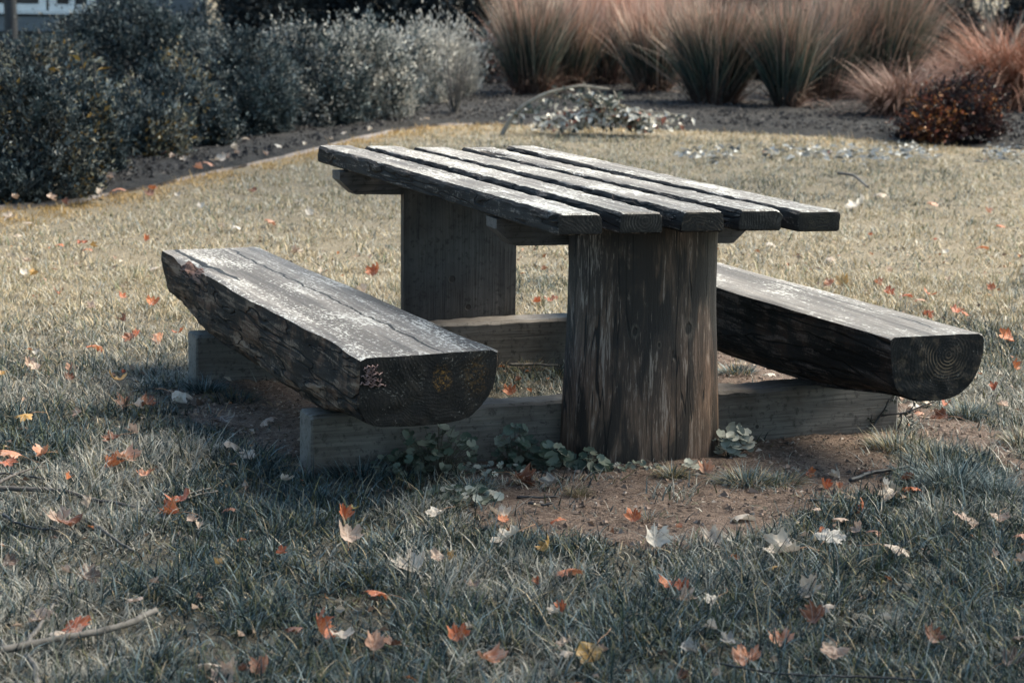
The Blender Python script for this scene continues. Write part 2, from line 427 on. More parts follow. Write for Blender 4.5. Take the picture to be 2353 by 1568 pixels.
def mat_leaf(name, a, b, c3):
    """fallen maple leaf: two blotchy colours, darker rim blotches and paler veins"""
    t = NT(name)
    lp = t.n("Attribute", _attribute_name="lp").outputs["Vector"]
    s = t.n("SeparateXYZ", Vector=lp)
    x = t.math('ABSOLUTE', s.outputs[0]); y = t.math('SUBTRACT', s.outputs[1], 0.06)
    best = None
    for ang in (0.0, 0.60, 1.22):
        d = t.math('ABSOLUTE', t.math('SUBTRACT', t.math('MULTIPLY', x, math.cos(ang)), t.math('MULTIPLY', y, math.sin(ang))))
        best = d if best is None else t.math('MINIMUM', best, d)
    rnd = t.n("ObjectInfo").outputs["Random"]
    off = t.n("VectorMath", _operation='ADD', i0=lp, i1=t.n("CombineXYZ", Z=t.math('MULTIPLY', rnd, 60.0)).outputs[0]).outputs[0]
    n1 = t.noise(off, 2.4, 3, 0.6); n2 = t.noise(off, 9, 3, 0.6); n3 = t.noise(off, 26, 2, 0.6)
    c = t.mix(t.ss(t.math('ADD', n1, t.math('MULTIPLY', t.math('SUBTRACT', rnd, 0.5), 0.22)), 0.40, 0.62), a, b)
    c = t.mix(t.ss(n2, 0.56, 0.72, 0, 0.75), c, c3)
    c = t.mix(t.ss(best, 0.008, 0.022, 0.55, 0), c, tuple(min(1, 0.55 * k + 0.22) for k in a))
    h = t.math('ADD', t.math('MULTIPLY', n3, 0.5), t.ss(best, 0.0, 0.05, -0.6, 0))
    p = t.pbr(c, 0.55, t.bump(h, 0.5, 0.002), 0.4)
    tr = t.n("BsdfTranslucent", Color=c)
    return t.done(t.n("MixShader", i0=0.22, i1=p.outputs[0], i2=tr.outputs[0]))

def mat_plain(name, col, rough=0.7, nscale=20, amt=0.4, dark=None, bumpd=0.004):
    t = NT(name)
    tc = t.n("TexCoord").outputs["Object"]
    a = t.noise(tc, nscale, 4, 0.6)
    c = t.mix(t.ss(a, 0.3, 0.7, 0, amt), col, dark or tuple(0.35 * k for k in col))
    return t.done(t.pbr(c, rough, t.bump(a, 0.5, bumpd), 0.4))

M_GRASS = mat_attr("grass_blade", 0.5, 0.14, 0.28)
M_FOL = mat_attr("shrub_leaf", 0.48, 0.18, 0.28)
M_REED = mat_attr("reed_blade", 0.55, 0.15, 0.25)
M_TWIG = mat_plain("twig_bark", (0.095, 0.085, 0.08), 0.75, 45, 0.7)
M_PALETWIG = mat_plain("pale_bark", (0.16, 0.145, 0.13), 0.75, 40, 0.9)
M_ARCH = mat_plain("peeled_bark", (0.30, 0.265, 0.215), 0.7, 30, 0.5)
M_DARKTWIG = mat_plain("wet_bark", (0.035, 0.036, 0.040), 0.55, 45, 0.6)

# ------------------------------------------------------------------ world, sun, camera
SUN_AZ = math.radians(68)        # from +Y (view direction) towards +X (right of the picture)
SUN_EL = math.radians(50)
world = bpy.data.worlds.new("World"); scene.world = world; world.use_nodes = True
wt = world.node_tree; bg = wt.nodes["Background"]
sky = wt.nodes.new("ShaderNodeTexSky"); sky.sky_type = 'NISHITA'; sky.sun_disc = False
sky.sun_elevation = SUN_EL; sky.sun_rotation = SUN_AZ; sky.air_density = 1.0; sky.dust_density = 3.0; sky.ozone_density = 1.0
tint = wt.nodes.new('ShaderNodeMix'); tint.data_type = 'RGBA'; tint.blend_type = 'MULTIPLY'; tint.inputs[0].default_value = 1.0; tint.inputs[7].default_value = (0.84, 1.0, 0.98, 1)
wt.links.new(sky.outputs[0], tint.inputs[6]); wt.links.new(tint.outputs[2], bg.inputs[0]); bg.inputs[1].default_value = 0.05
sd = Vector((math.sin(SUN_AZ) * math.cos(SUN_EL), math.cos(SUN_AZ) * math.cos(SUN_EL), math.sin(SUN_EL)))
sl = bpy.data.lights.new("sun", 'SUN'); sl.energy = 1.5; sl.angle = math.radians(38); sl.color = (1.0, 0.87, 0.70)
so = bpy.data.objects.new("sun", sl); COL.objects.link(so); so.rotation_euler = (-sd).to_track_quat('-Z', 'Y').to_euler(); so.location = (8, 6, 9)
cam = bpy.data.cameras.new("camera"); co = bpy.data.objects.new("camera", cam); COL.objects.link(co)
cam.sensor_width = 36.0; cam.lens = F / CW * 36.0; cam.clip_end = 2000; cam.clip_start = 0.05
co.matrix_world = Matrix.Translation((0, 0, HC)) @ (Euler((PI / 2 - PITCH, 0, 0)).to_matrix() @ Matrix.Rotation(ROLL, 3, 'Z')).to_4x4()
cam.dof.use_dof = True; cam.dof.focus_distance = 6.9; cam.dof.aperture_fstop = 6.7
scene.camera = co
scene.view_settings.view_transform = 'Standard'; scene.view_settings.look = 'None'
scene.view_settings.exposure = 2.75; scene.view_settings.gamma = 1.0; scene.view_settings.use_curve_mapping = False

# ------------------------------------------------------------------ ground
BOUND_PX = [(-420, 540), (-150, 500), (0, 480), (150, 468), (350, 432), (560, 385), (730, 345), (820, 322), (907, 303), (1000, 291), (1150, 287),
            (1400, 294), (1664, 305), (1850, 314), (2042, 326), (2200, 338), (2352, 345), (2700, 372)]
BOUND = np.array([G(u, v)[:2] for u, v in BOUND_PX])
bo = np.argsort(BOUND[:, 0]); BX, BY = BOUND[bo, 0], BOUND[bo, 1]
def lawn_edge(x): return np.interp(x, BX, BY)

SOIL_PX = [
    [(1030, 1190), (1110, 1150), (1140, 1100), (1000, 1078), (700, 1076), (690, 1052), (1150, 1030), (1600, 1040), (1740, 1012), (2060, 985), (2050, 1040), (1990, 1090),
     (1985, 1150), (1830, 1178), (1700, 1222), (1560, 1262), (1420, 1248), (1260, 1226), (1110, 1208)],
    [(400, 905), (520, 880), (640, 885), (800, 925), (720, 990), (700, 1052), (600, 1040), (500, 985)],
    [(2085, 935), (2180, 948), (2260, 985), (2380, 1050), (2380, 1125), (2270, 1060), (2150, 1010), (2080, 975)],
    [(1560, 830), (1740, 800), (1930, 870), (1900, 890), (1640, 900), (1500, 900)],
    [(1150, 835), (1300, 820), (1310, 850), (1160, 855)],
]
SOIL = [[tuple(G(u, v)[:2]) for u, v in pl] for pl in SOIL_PX]
def soil_sd(x, y):
    d = np.full(np.shape(x), -9.0)
    for pl in SOIL: d = np.maximum(d, polydist(x, y, pl))
    return d + 0.22 * (fbm(x * 5, y * 5, seed=3, oct=4) - 0.5)

def hgt(x, y):                                   # gentle unevenness of the lawn
    return 0.016 * (fbm(np.asarray(x) * 1.3, np.asarray(y) * 1.3, seed=5) - 0.5)

def grid(x0, x1, y0, y1, nx, ny):
    X, Y = np.meshgrid(np.linspace(x0, x1, nx), np.linspace(y0, y1, ny))
    i = np.arange(ny - 1)[:, None] * nx + np.arange(nx - 1)[None]
    q = np.stack([i, i + 1, i + nx + 1, i + nx], -1).reshape(-1, 4)
    return X.ravel(), Y.ravel(), q

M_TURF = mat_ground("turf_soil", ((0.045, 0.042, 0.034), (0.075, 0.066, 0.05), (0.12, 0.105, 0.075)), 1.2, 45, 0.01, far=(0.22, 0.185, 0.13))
M_SOIL = mat_ground("bare_soil", ((0.062, 0.042, 0.033), (0.140, 0.098, 0.076), (0.205, 0.155, 0.128)), 3.5, 55, 0.012)
M_MULCH = mat_ground("bark_mulch", ((0.010, 0.0105, 0.012), (0.020, 0.020, 0.021), (0.045, 0.043, 0.042)), 2.5, 38, 0.02)
M_EDGE = mat_ground("pale_edging", ((0.13, 0.115, 0.108), (0.20, 0.175, 0.165), (0.28, 0.25, 0.235)), 4, 40, 0.01)

# one sheet to the horizon, fine in view
xs = np.unique(np.concatenate([np.linspace(-6, 6, 121), [-400, -120, -40, -15, -9, 9, 15, 40, 120, 400]]))
ys = np.unique(np.concatenate([np.linspace(3, 26, 231), [-300, -60, -10, 0, 32, 45, 80, 200, 600]]))
X, Y = np.meshgrid(xs, ys); nx = len(xs)
i = np.arange(len(ys) - 1)[:, None] * nx + np.arange(nx - 1)[None]
q = np.stack([i, i + 1, i + nx + 1, i + nx], -1).reshape(-1, 4)
tag(obj("ground", np_mesh("ground", np.stack([X.ravel(), Y.ravel(), hgt(X.ravel(), Y.ravel())], 1), [q], mats=[M_TURF], smooth=True)), kind="structure")

# bare soil patches: displaced sheet that dives under the turf at its rim
allx = np.concatenate([np.array(p)[:, 0] for p in SOIL]); ally = np.concatenate([np.array(p)[:, 1] for p in SOIL])
gx, gy, q = grid(allx.min() - .15, allx.max() + .15, ally.min() - .15, ally.max() + .15, 230, 330)
sdv = soil_sd(gx, gy)
gz = hgt(gx, gy) + 0.006 + np.minimum(0, sdv * 0.25) + 0.016 * (fbm(gx * 9, gy * 9, seed=8, oct=4) - 0.5) + 0.008 * (fbm(gx * 45, gy * 45, seed=9, oct=2) - 0.5)
keep = (sdv[q] > -0.10).all(1)
uq, inv = np.unique(q[keep], return_inverse=True)
tag(obj("bare_soil", np_mesh("bare_soil", np.stack([gx, gy, gz], 1)[uq], [inv.reshape(-1, 4)], mats=[M_SOIL], smooth=True)), kind="structure")

# mulch bed behind the lawn edge
nx_, ny_ = 220, 120
bx = np.linspace(-7, 7, nx_); tt = np.linspace(0, 1, ny_) ** 1.6
BXX = np.repeat(bx[None], ny_, 0); e = lawn_edge(bx)[None] + 0.05 * (fbm(bx * 4, bx * 0 + 3, seed=21)[None] - 0.5)
BYY = e + tt[:, None] * (34 - e)
bz = hgt(BXX, BYY) + 0.004 + 0.05 * sstep(0, 0.06, tt)[:, None] + 0.05 * (fbm(BXX * 3, BYY * 3, seed=22, oct=4) - 0.5) * sstep(0, .05, tt)[:, None] + 0.02 * (fbm(BXX * 22, BYY * 22, seed=23, oct=2) - 0.5) * sstep(0, .02, tt)[:, None]
i = np.arange(ny_ - 1)[:, None] * nx_ + np.arange(nx_ - 1)[None]
q = np.stack([i, i + 1, i + nx_ + 1, i + nx_], -1).reshape(-1, 4)
tag(obj("planting_bed", np_mesh("planting_bed", np.stack([BXX.ravel(), BYY.ravel(), bz.ravel()], 1), [q], mats=[M_MULCH], smooth=True)), kind="structure")
def bedz(x, y): return hgt(x, y) + 0.05

# pale trodden strip between lawn and bed
k = 160; ex = np.linspace(-3.6, -0.1, k); ey = lawn_edge(ex)
tn = np.gradient(np.stack([ex, ey], 1), axis=0); tn /= np.linalg.norm(tn, axis=1)[:, None]; nn = np.stack([tn[:, 1], -tn[:, 0]], 1)
wid = np.maximum(0.0, 0.010 + 0.22 * (fbm(ex * 2.4, ex * 0, seed=31) - 0.42))
strip = []
for f_ in (-1, -0.4, 0.4, 1):
    p = np.stack([ex, ey], 1) + nn * (wid * f_ * 1.1)[:, None]
    strip.append(np.stack([p[:, 0], p[:, 1], hgt(p[:, 0], p[:, 1]) + (0.014 if abs(f_) < 1 else -0.02) + 0.012 * fbm(ex * 14, ex * 0 + f_, seed=33)], 1))
V = np.stack(strip, 1).reshape(-1, 3)
i = np.arange(k - 1)[:, None] * 4 + np.arange(3)[None]
tag(obj("path_edge", np_mesh("path_edge", V, [np.stack([i, i + 1, i + 5, i + 4], -1).reshape(-1, 4)], mats=[M_EDGE], smooth=True)), kind="structure")

# ------------------------------------------------------------------ the picnic table
M_TOP = mat_wood_top("plank_top", 'y')
M_SIDE = mat_wood_dark("plank_side", 'y', base=(0.020, 0.018, 0.017), chip=(0.26, 0.215, 0.185), amount=0.575, bumpd=0.009)
M_LOGSIDE = mat_wood_dark("log_side", 'y', base=(0.019, 0.0145, 0.012), chip=(0.25, 0.175, 0.125), amount=0.55, bumpd=0.016, rust=0.9)
M_LOGSIDE2 = mat_wood_dark("log_side_dark", 'y', base=(0.012, 0.011, 0.011), chip=(0.13, 0.10, 0.09), amount=0.555, bumpd=0.016, rust=0.3)  # darker log side with darker chips, for the ringed bench
M_BENCHTOP = mat_wood_top("bench_top", 'y', crack=[(-0.745, -1.2, 1.1, 0.0045, 0.07, -0.012), (-0.905, 0.25, 1.2, 0.010, 0.05, -0.03)], )
M_BENCHTOP2 = mat_wood_top("smooth_bench_top", 'y', crack=[(0.70, -1.25, 0.9, 0.0035, 0.05, -0.02)], fleck=0.57)
M_ROT = mat_wood_dark("rotten_wood", 'y', base=(0.07, 0.038, 0.028), chip=(0.25, 0.15, 0.12), amount=0.5)
M_POST = mat_post()
M_LEG = mat_board("leg_board", 'z', (0.034, 0.035, 0.037), (0.066, 0.063, 0.061), knot=[(-0.03, 0.30, 0.012), (0.03, 0.20, 0.01)])
M_BEAM = mat_board("sill_board", 'x', (0.075, 0.066, 0.059), (0.155, 0.138, 0.123), knot=[(-0.385, 0.055, 0.010), (0.10, 0.12, 0.006), (0.40, 0.05, 0.006)])
M_BEAM2 = mat_board("sill_board_back", 'x', (0.085, 0.077, 0.070), (0.155, 0.141, 0.128), knot=[(-0.12, 0.075, 0.022), (0.05, 0.09, 0.006)])
M_BEARER = mat_board("bearer_board", 'x', (0.05, 0.046, 0.043), (0.10, 0.09, 0.085))

TABLE = thing("picnic_table", "weathered grey log picnic table with two half-log benches on the lawn", "picnic table", (XC, YC, 0), YAW)

def extrude(stations, secs, caps, top_test, name, mats, parent, sharp=35, capring=5, nomat=None):
    """stations x section loop -> closed solid; mats = [top, side, end]"""
    n, k = secs.shape[:2]
    V = secs.reshape(-1, 3)
    i = np.arange(n - 1)[:, None] * k + np.arange(k)[None]; j = np.arange(n - 1)[:, None] * k + (np.arange(k)[None] + 1) % k
    q = np.stack([i, j, j + k, i + k], -1).reshape(-1, 4)
    mid = np.where(np.tile(top_test, n - 1), 0, 1)
    polys = [q]; mi = [mid]; base = len(V); extra = []
    for (row, sgn, bulge) in ((0, 1, caps[0]), (n - 1, -1, caps[1])):
        loop = secs[row]; cen = loop.mean(0)
        prev = row * k + np.arange(k)
        for r in range(1, capring):
            f_ = 1 - r / capring
            ring = cen + (loop - cen) * f_
            ring[:, 1] += bulge * (2 * vnoise(ring[:, 0] * 40, ring[:, 2] * 40, seed=row + 3) - 1) - sgn * abs(bulge) * 0.4
            cur = base + np.arange(k); base += k; extra.append(ring)
            a, b, c_, d = prev, np.roll(prev, -1), np.roll(cur, -1), cur
            qq = np.stack([a, d, c_, b] if sgn > 0 else [a, b, c_, d], 1)
            polys.append(qq); mi.append(np.full(k, 2)); prev = cur
        extra.append(cen[None] + [[0, -sgn * abs(bulge) * 0.4, 0]]); ci = base; base += 1
        a, b = prev, np.roll(prev, -1)
        tri = np.stack([a, np.full(k, ci), b] if sgn > 0 else [a, b, np.full(k, ci)], 1)
        polys.append(tri); mi.append(np.full(k, 2))
    V = np.concatenate([V] + extra)
    quads = [p for p in polys if p.shape[1] == 4]; tris = [p for p in polys if p.shape[1] == 3]
    mq = np.concatenate([m for p, m in zip(polys, mi) if p.shape[1] == 4]); mt = np.concatenate([m for p, m in zip(polys, mi) if p.shape[1] == 3])
    if nomat is not None: mq = nomat(V, np.concatenate(quads), mq)
    me = np_mesh(name, V, [np.concatenate(quads), np.concatenate(tris)], mats=mats, midx=np.concatenate([mq, mt]), smooth=True)
    me.set_sharp_from_angle(angle=math.radians(sharp))
    return obj(name, me, parent)

def rect_loop(w, t, ch, nw, nt):
    """rounded rectangle in (x,z), top edge first from right to left; returns pts and which segment is top"""
    pts, top = [], []
    def line(a, b, n, tp):
        for q_ in range(n):
            f_ = q_ / n; pts.append((a[0] + (b[0] - a[0]) * f_, a[1] + (b[1] - a[1]) * f_)); top.append(tp)
    h = w / 2
    line((h - ch, t), (-h + ch, t), nw, True); line((-h + ch, t), (-h, t - ch), 2, False)
    line((-h, t - ch), (-h, ch * .6), nt, False); line((-h, ch * .6), (-h + ch * .6, 0), 1, False)
    line((-h + ch * .6, 0), (h - ch * .6, 0), 4, False); line((h - ch * .6, 0), (h, ch * .6), 1, False)
    line((h, ch * .6), (h, t - ch), nt, False); line((h, t - ch), (h - ch, t), 2, False)
    return np.array(pts), np.array(top)

# --- five tabletop planks
PW, PT, PITCHW = 0.131, 0.058, 0.1763
b0, b1 = -1.134, 1.134
ends = [(0.0, 0.0), (0.004, 0.010), (-0.006, 0.0), (0.003, -0.02), (-0.004, 0.0)]
piths = [(-0.10, -0.10), (0.01, 0.018), (0.0, -0.075), (-0.13, 0.03), (-0.05, 0.22)]
lights = [(0.13, 0.105, 0.085), (0.17, 0.15, 0.13), (0.20, 0.145, 0.10), (0.12, 0.11, 0.10), (0.11, 0.085, 0.05)]
for k in range(5):
    a0 = (k - 2) * PITCHW
    loop, tp = rect_loop(PW + RS.uniform(-.003, .003), PT, 0.008, 14, 4)
    n = 130
    yy = np.linspace(b0 + ends[k][0], b1 + ends[k][1], n)
    yy[1] = yy[0] + 0.007; yy[-2] = yy[-1] - 0.007
    S = np.zeros((n, len(loop), 3))
    for r in range(n):
        x, z = loop[:, 0].copy(), loop[:, 1].copy()
        if r in (0, n - 1):                       # chamfered cut ends
            x *= 0.955; z = (z - PT / 2) * 0.86 + PT / 2
        taper = 1.0
        if k == 4: taper = 1 - 0.30 * sstep(0.55, 1.05, yy[r] / 1.134)
        if k == 4: x = np.where(x > 0, x * taper, x)
        edge = sstep(PW * 0.36, PW * 0.5, np.abs(x)) * (z > PT * 0.5)
        x = x + 0.0068 * edge * (2 * fbm(np.full_like(x, yy[r] * 22), np.sign(x) * 3 + z * 20, seed=40 + k) - 1)
        z = z - 0.0095 * edge * sstep(0.45, 0.85, fbm(np.full_like(x, yy[r] * 16), np.sign(x) * 5, seed=50 + k))
        z = z + 0.0022 * (fbm(x * 30, np.full_like(x, yy[r] * 3), seed=60 + k) - 0.5) * (z > PT * 0.4)
        z = z + 0.003 * math.sin(yy[r] * 1.6 + k * 1.3)
        if k == 3:                                # rotted hollow near the far end
            hh = np.exp(-((yy[r] - 0.88) / 0.10) ** 2 - ((x + 0.025) / 0.022) ** 2); z = z - 0.020 * hh * (z > PT * 0.6)
        S[r, :, 0] = a0 + x; S[r, :, 1] = yy[r]
        S[r, :, 2] = 0.740 - PT + z - 0.0201 * (a0 + x) - 0.00738 * yy[r]
    me_end = mat_wood_end("plank_end", (a0 + piths[k][0], 0.71 + piths[k][1]), light=tuple(0.52 * q for q in lights[k]), freq=105 + 8 * k, dirt=0.47)
    def rot(V, Q, m, k=k, a0=a0):
        if k != 3: return m
        c_ = V[Q].mean(1)
        return np.where((np.abs((c_[:, 1] - 0.88) / 0.13) ** 2 + ((c_[:, 0] - a0 + 0.025) / 0.024) ** 2 < 1) & (m == 0), 1, m)
    o = extrude(yy, S, (0.0016, 0.0016), tp, "plank", [M_TOP, M_SIDE, me_end], TABLE, nomat=rot)
    if k == 3: o["label"] = "plank with a dark rotted hollow near its far end"
    if k == 4: o["label"] = "plank with a worn narrowing far end"

# --- bearers under the planks (chamfered ends)
def bearer(b_front, thick, xl, xr, zt, hgt_, name="bearer"):
    n = 60; xx = np.linspace(xl, xr, n)
    loopx = []
    V = []
    for x in xx:
        zb = zt - hgt_ + max(0, (xl + 0.055 - x)) * 0.9 + max(0, (x - xr + 0.055)) * 0.9
        V.append([(x, b_front, zt - .0201 * x), (x, b_front, (zt + zb) / 2 - .0201 * x), (x, b_front, zb - .0201 * x), (x, b_front + thick, zb - .0201 * x), (x, b_front + thick, zt - .0201 * x)])
    V = np.array(V); k = 5
    V += 0.003 * (vnoise(V[..., 0] * 9, V[..., 1] * 9, V[..., 2] * 9, seed=70)[..., None] - 0.5)
    i = np.arange(n - 1)[:, None] * k + np.arange(k)[None]; j = np.arange(n - 1)[:, None] * k + (np.arange(k)[None] + 1) % k
    q = np.stack([i, i + k, j + k, j], -1).reshape(-1, 4)
    pent = np.array([[0, 1, 2, 3, 4], [(n - 1) * k + c for c in (4, 3, 2, 1, 0)]])
    me = np_mesh(name, V.reshape(-1, 3), [q, pent], mats=[M_BEARER]); obj(name, me, TABLE)
bearer(-0.655, 0.085, -0.41, 0.385, 0.678, 0.078)
bearer(0.815, 0.085, -0.43, 0.41, 0.672, 0.078)

# --- half-log post (round side outwards) and flat-faced far leg
def half_log(name, cx, bflat, r, depth, sgn, z0, z1, mats, seed, flare=0.0, wob=1.0):
    nz = 110; na = 56
    zz = np.linspace(z0, z1, nz)
    an = np.linspace(0, PI, na)
    V = []
    for z in zz:
        fl = 1 + flare * (1 - sstep(0, 0.5, z)) 
        rr = 1 + wob * (0.035 * (fbm(np.cos(an) * 2 + 4, np.sin(an) * 2, np.full(na, z * 1.6), seed) - .5) + 0.022 * (fbm(an * 9, np.full(na, z * 1.5), seed=seed + 2, oct=2) - 0.5))
        x = cx + r * fl * np.sign(np.cos(an)) * np.abs(np.cos(an)) ** 0.85 * rr; y = bflat + sgn * depth * fl * np.sin(an) ** 0.85 * rr
        fx = np.linspace(-r * fl, r * fl, 14)[1:-1] + cx
        fy = bflat + 0.004 * (fbm(fx * 20, np.full(12, z * 3), seed=seed + 5) - .5)
        V.append(np.stack([np.concatenate([x, fx]), np.concatenate([y, fy]), np.full(na + 12, z)], 1))
    V = np.array(V); k = na + 12
    if z0 <= 0.01:                                # ragged foot
        V[0, :, 2] += 0.0
    i = np.arange(nz - 1)[:, None] * k + np.arange(k)[None]; j = np.arange(nz - 1)[:, None] * k + (np.arange(k)[None] + 1) % k
    q = np.stack([i, j, j + k, i + k] if sgn > 0 else [i, i + k, j + k, j], -1).reshape(-1, 4)
    mi = np.where(np.tile(np.arange(k) < na - 1, nz - 1), 0, 1)
    cap = np.array([[(nz - 1) * k + c for c in range(k)], [c for c in range(k)][::-1]])
    me = np_mesh(name, V.reshape(-1, 3), [q, cap], mats=mats, midx=np.concatenate([mi, [1, 1]]), smooth=True)
    me.set_sharp_from_angle(angle=math.radians(50))
    # origin at the foot so that the wood grain follows the post
    me.transform(Matrix.Translation((-cx, 0, 0)))
    o = obj(name, me, TABLE, (cx, 0, 0)); return o
o = half_log("post", 0.008, -0.711, 0.222, 0.175, -1, -0.05, 0.682, [M_POST, M_LEG], 80, 0.08)
o["label"] = "thick round-faced log post with cracks and knots"
o = half_log("post", 0.0, 0.802, 0.206, 0.16, 1, -0.05, 0.674, [M_POST, M_LEG], 90, 0.0, 0.6)
o["label"] = "dark flat-faced far post"

# --- sill beams the benches rest on
def beam(bf, xl, xr, mat, seed):
    loop, tp = rect_loop(0.118, 0.20, 0.009, 6, 8)
    n = 110; xx = np.linspace(xl, xr, n); xx[1] = xl + .006; xx[-2] = xr - .006
    S = np.zeros((n, len(loop), 3))
    for r in range(n):
        x, z = loop[:, 0].copy(), loop[:, 1].copy()
        if r in (0, n - 1): x *= 0.93; z = (z - .1) * 0.97 + .1
        ed = (z > .18)
        z = z - 0.006 * ed * sstep(.45, .8, fbm(np.full_like(x, xx[r] * 12), x * 9, seed=seed)) + .004 * (fbm(np.full_like(x, xx[r] * 3), x * 3, seed=seed + 1) - .5)
        x = x + 0.003 * (fbm(np.full_like(x, xx[r] * 8), z * 12, seed=seed + 2) - .5)
        S[r, :, 0] = xx[r]; S[r, :, 1] = bf + .059 + x; S[r, :, 2] = z - 0.034
    # section runs in (y,z); reverse so that faces point outwards
    S = S[::-1]
    V = S.reshape(-1, 3); k = len(loop)
    i = np.arange(n - 1)[:, None] * k + np.arange(k)[None]; j = np.arange(n - 1)[:, None] * k + (np.arange(k)[None] + 1) % k
    q = np.stack([i, i + k, j + k, j], -1).reshape(-1, 4)
    caps = np.array([[c for c in range(k)], [(n - 1) * k + c for c in range(k)][::-1]])
    me = np_mesh("sill_beam", V, [q, caps], mats=[mat], smooth=True); me.set_sharp_from_angle(angle=math.radians(30))
    return obj("sill_beam", me, TABLE)
import bmesh
def fix_normals(o):
    bm = bmesh.new(); bm.from_mesh(o.data); bmesh.ops.recalc_face_normals(bm, faces=bm.faces); bm.to_mesh(o.data); bm.free()
o = beam(-0.705, -0.967, 0.875, M_BEAM, 101); o["label"] = "near sill beam passing behind the thick post"; fix_normals(o)
o = beam(0.678, -0.962, 0.87, M_BEAM2, 111); o["label"] = "far sill beam with a dark knot hole"; fix_normals(o)

# --- half-log benches
def bench(corners, zt, depth, seed, mats, n_exp, rim, lump, notch=False):
    """corners: near (left, right), far (left, right) in table (a, b)"""
    (nl, nr), (fl_, fr) = corners
    n = 260; na = 90
    an0 = np.linspace(0, PI, 900)                 # right edge, round the belly, to the left edge
    cx0 = np.sign(np.cos(an0)) * np.abs(np.cos(an0)) ** (2 / np.where(np.cos(an0) < 0, n_exp[0], n_exp[1])); cz0 = -np.sin(an0) ** (2 / np.where(np.cos(an0) < 0, n_exp[0], n_exp[1]))
    arc = np.concatenate([[0], np.cumsum(np.hypot(np.diff(cx0), np.diff(cz0)))]); an = np.interp(np.linspace(0, arc[-1], na), arc, an0)
    S = []
    u = np.linspace(0, 1, n); u[1] = 0.004; u[-2] = 0.996
    for r in range(n):
        t_ = u[r]
        L_ = np.array(nl) * (1 - t_) + np.array(fl_) * t_; R_ = np.array(nr) * (1 - t_) + np.array(fr) * t_
        c_ = (L_ + R_) / 2; hw = np.linalg.norm(R_ - L_) / 2
        b = c_[1]
        belly = depth + 0.046 * sstep(0.02, 0.26, t_) * sstep(1.0, 0.75, t_) + rim * 0.01 * math.sin(PI * t_)
        e = np.where(np.cos(an) < 0, n_exp[0] * (1 - t_) + n_exp[2] * t_, n_exp[1] * (1 - t_) + n_exp[2] * t_)
        x = hw * np.sign(np.cos(an)) * np.abs(np.cos(an)) ** (2 / e)
        z = -belly * np.sin(an) ** (2 / e)
        bul = 1 + (0.05 if notch else 0.11 * (np.cos(an) > -.2)) * np.sin(an) ** 0.5
        bul = bul + lump * ((fbm(np.cos(an) * 1.4 + 7, np.sin(an) * 1.4, np.full(na, b * 2.2), seed) - .5) * 0.20 * np.sin(an) ** 0.4
                            + (fbm(an * 5.5, np.full(na, b * 6.0), seed=seed + 1, oct=4) - .5) * (0.08 + 0.10 * sstep(0, .12, t_)) * np.minimum(1, np.sin(an) * 2)
                            - 0.05 * sstep(0, .15, t_) * sstep(1, .85, t_) * sstep(.55, .62, fbm(an * 4 + 9, np.full(na, b * 2.6), seed=seed + 3, oct=3)) * np.minimum(1, np.sin(an) * 2))
        x = x * bul; z = z * (1 + (bul - 1) * 0.35)
        if r in (0, n - 1): x = x * 0.975; z = z * 0.975 - 0.004
        # wavy top rim
        wl = 0.020 * lump * (fbm(np.array([b * 2.4]), np.array([2.0]), seed=seed + 7)[0] - .5) * 2
        x = x + np.where(x < 0, wl, -wl * .6) * np.exp(-(z / 0.08) ** 2)
        tx = np.linspace(x[-1], x[0], 24)[1:-1]
        tz = 0.004 * (fbm(tx * 14 + seed, np.full(22, b * 2), seed=seed + 9) - .5)
        xx = np.concatenate([x, tx]); zz = np.concatenate([z, tz]) + zt
        zz[:2] -= 0.004; zz[na - 2:na] -= 0.004
        if notch:                                 # rotted-out far left rim
            ww = np.exp(-((b - 0.70) / 0.16) ** 2) * np.exp(-((xx - x.min()) / 0.035) ** 2) * (zz > zt - 0.05)
            zz = zz - 0.030 * ww * (0.5 + vnoise(xx * 60, np.full_like(xx, b * 30), seed=5))
        P = np.zeros((len(xx), 3))
        ax = (R_ - L_) / (2 * hw)
        P[:, 0] = c_[0] + ax[0] * xx; P[:, 1] = c_[1] + ax[1] * xx; P[:, 2] = zz
        S.append(P)
    S = np.array(S)
    k = S.shape[1]
    tp = np.zeros(k, bool); tp[na - 1:] = True
    def rotm(V, Q, m):
        if not notch: return m
        c_ = V[Q].mean(1)
        left = np.interp(c_[:, 1], [nl[1], fl_[1]], [nl[0], fl_[0]])
        return np.where((np.abs(c_[:, 1] - 0.70) < 0.13) & (np.abs(c_[:, 0] - left - 0.006) < 0.026) & (c_[:, 2] > zt - 0.045), 3, m)
    o = extrude(u, S[:, ::-1], (0.0035, 0.0035), tp[::-1] if False else np.roll(tp[::-1], -1), "bench", mats, TABLE, sharp=32, capring=8, nomat=rotm)
    fix_normals(o)
    return o
E_B1 = mat_wood_end("bench_end", (-0.735, 0.42), light=(0.048, 0.038, 0.026), dark=(0.008, 0.007, 0.0065), freq=95, dirt=0.55, speck=0.62, orange=[(-0.735, 0.335, 0.034, 0.65), (-0.645, 0.335, 0.05, 0.22)])
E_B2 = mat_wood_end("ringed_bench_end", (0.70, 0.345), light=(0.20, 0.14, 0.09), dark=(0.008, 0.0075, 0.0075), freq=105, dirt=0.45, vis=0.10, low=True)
BN1 = bench((((-0.965, -1.150), (-0.578, -1.130)), ((-0.985, 1.085), (-0.640, 1.075))), 0.40, 0.185, 120, [M_BENCHTOP, M_LOGSIDE, E_B1, M_ROT], (5.0, 2.7, 2.5), 0.6, 1.0, True)
BN1["label"] = "split half-log bench with a crack down its top and a rotted corner"
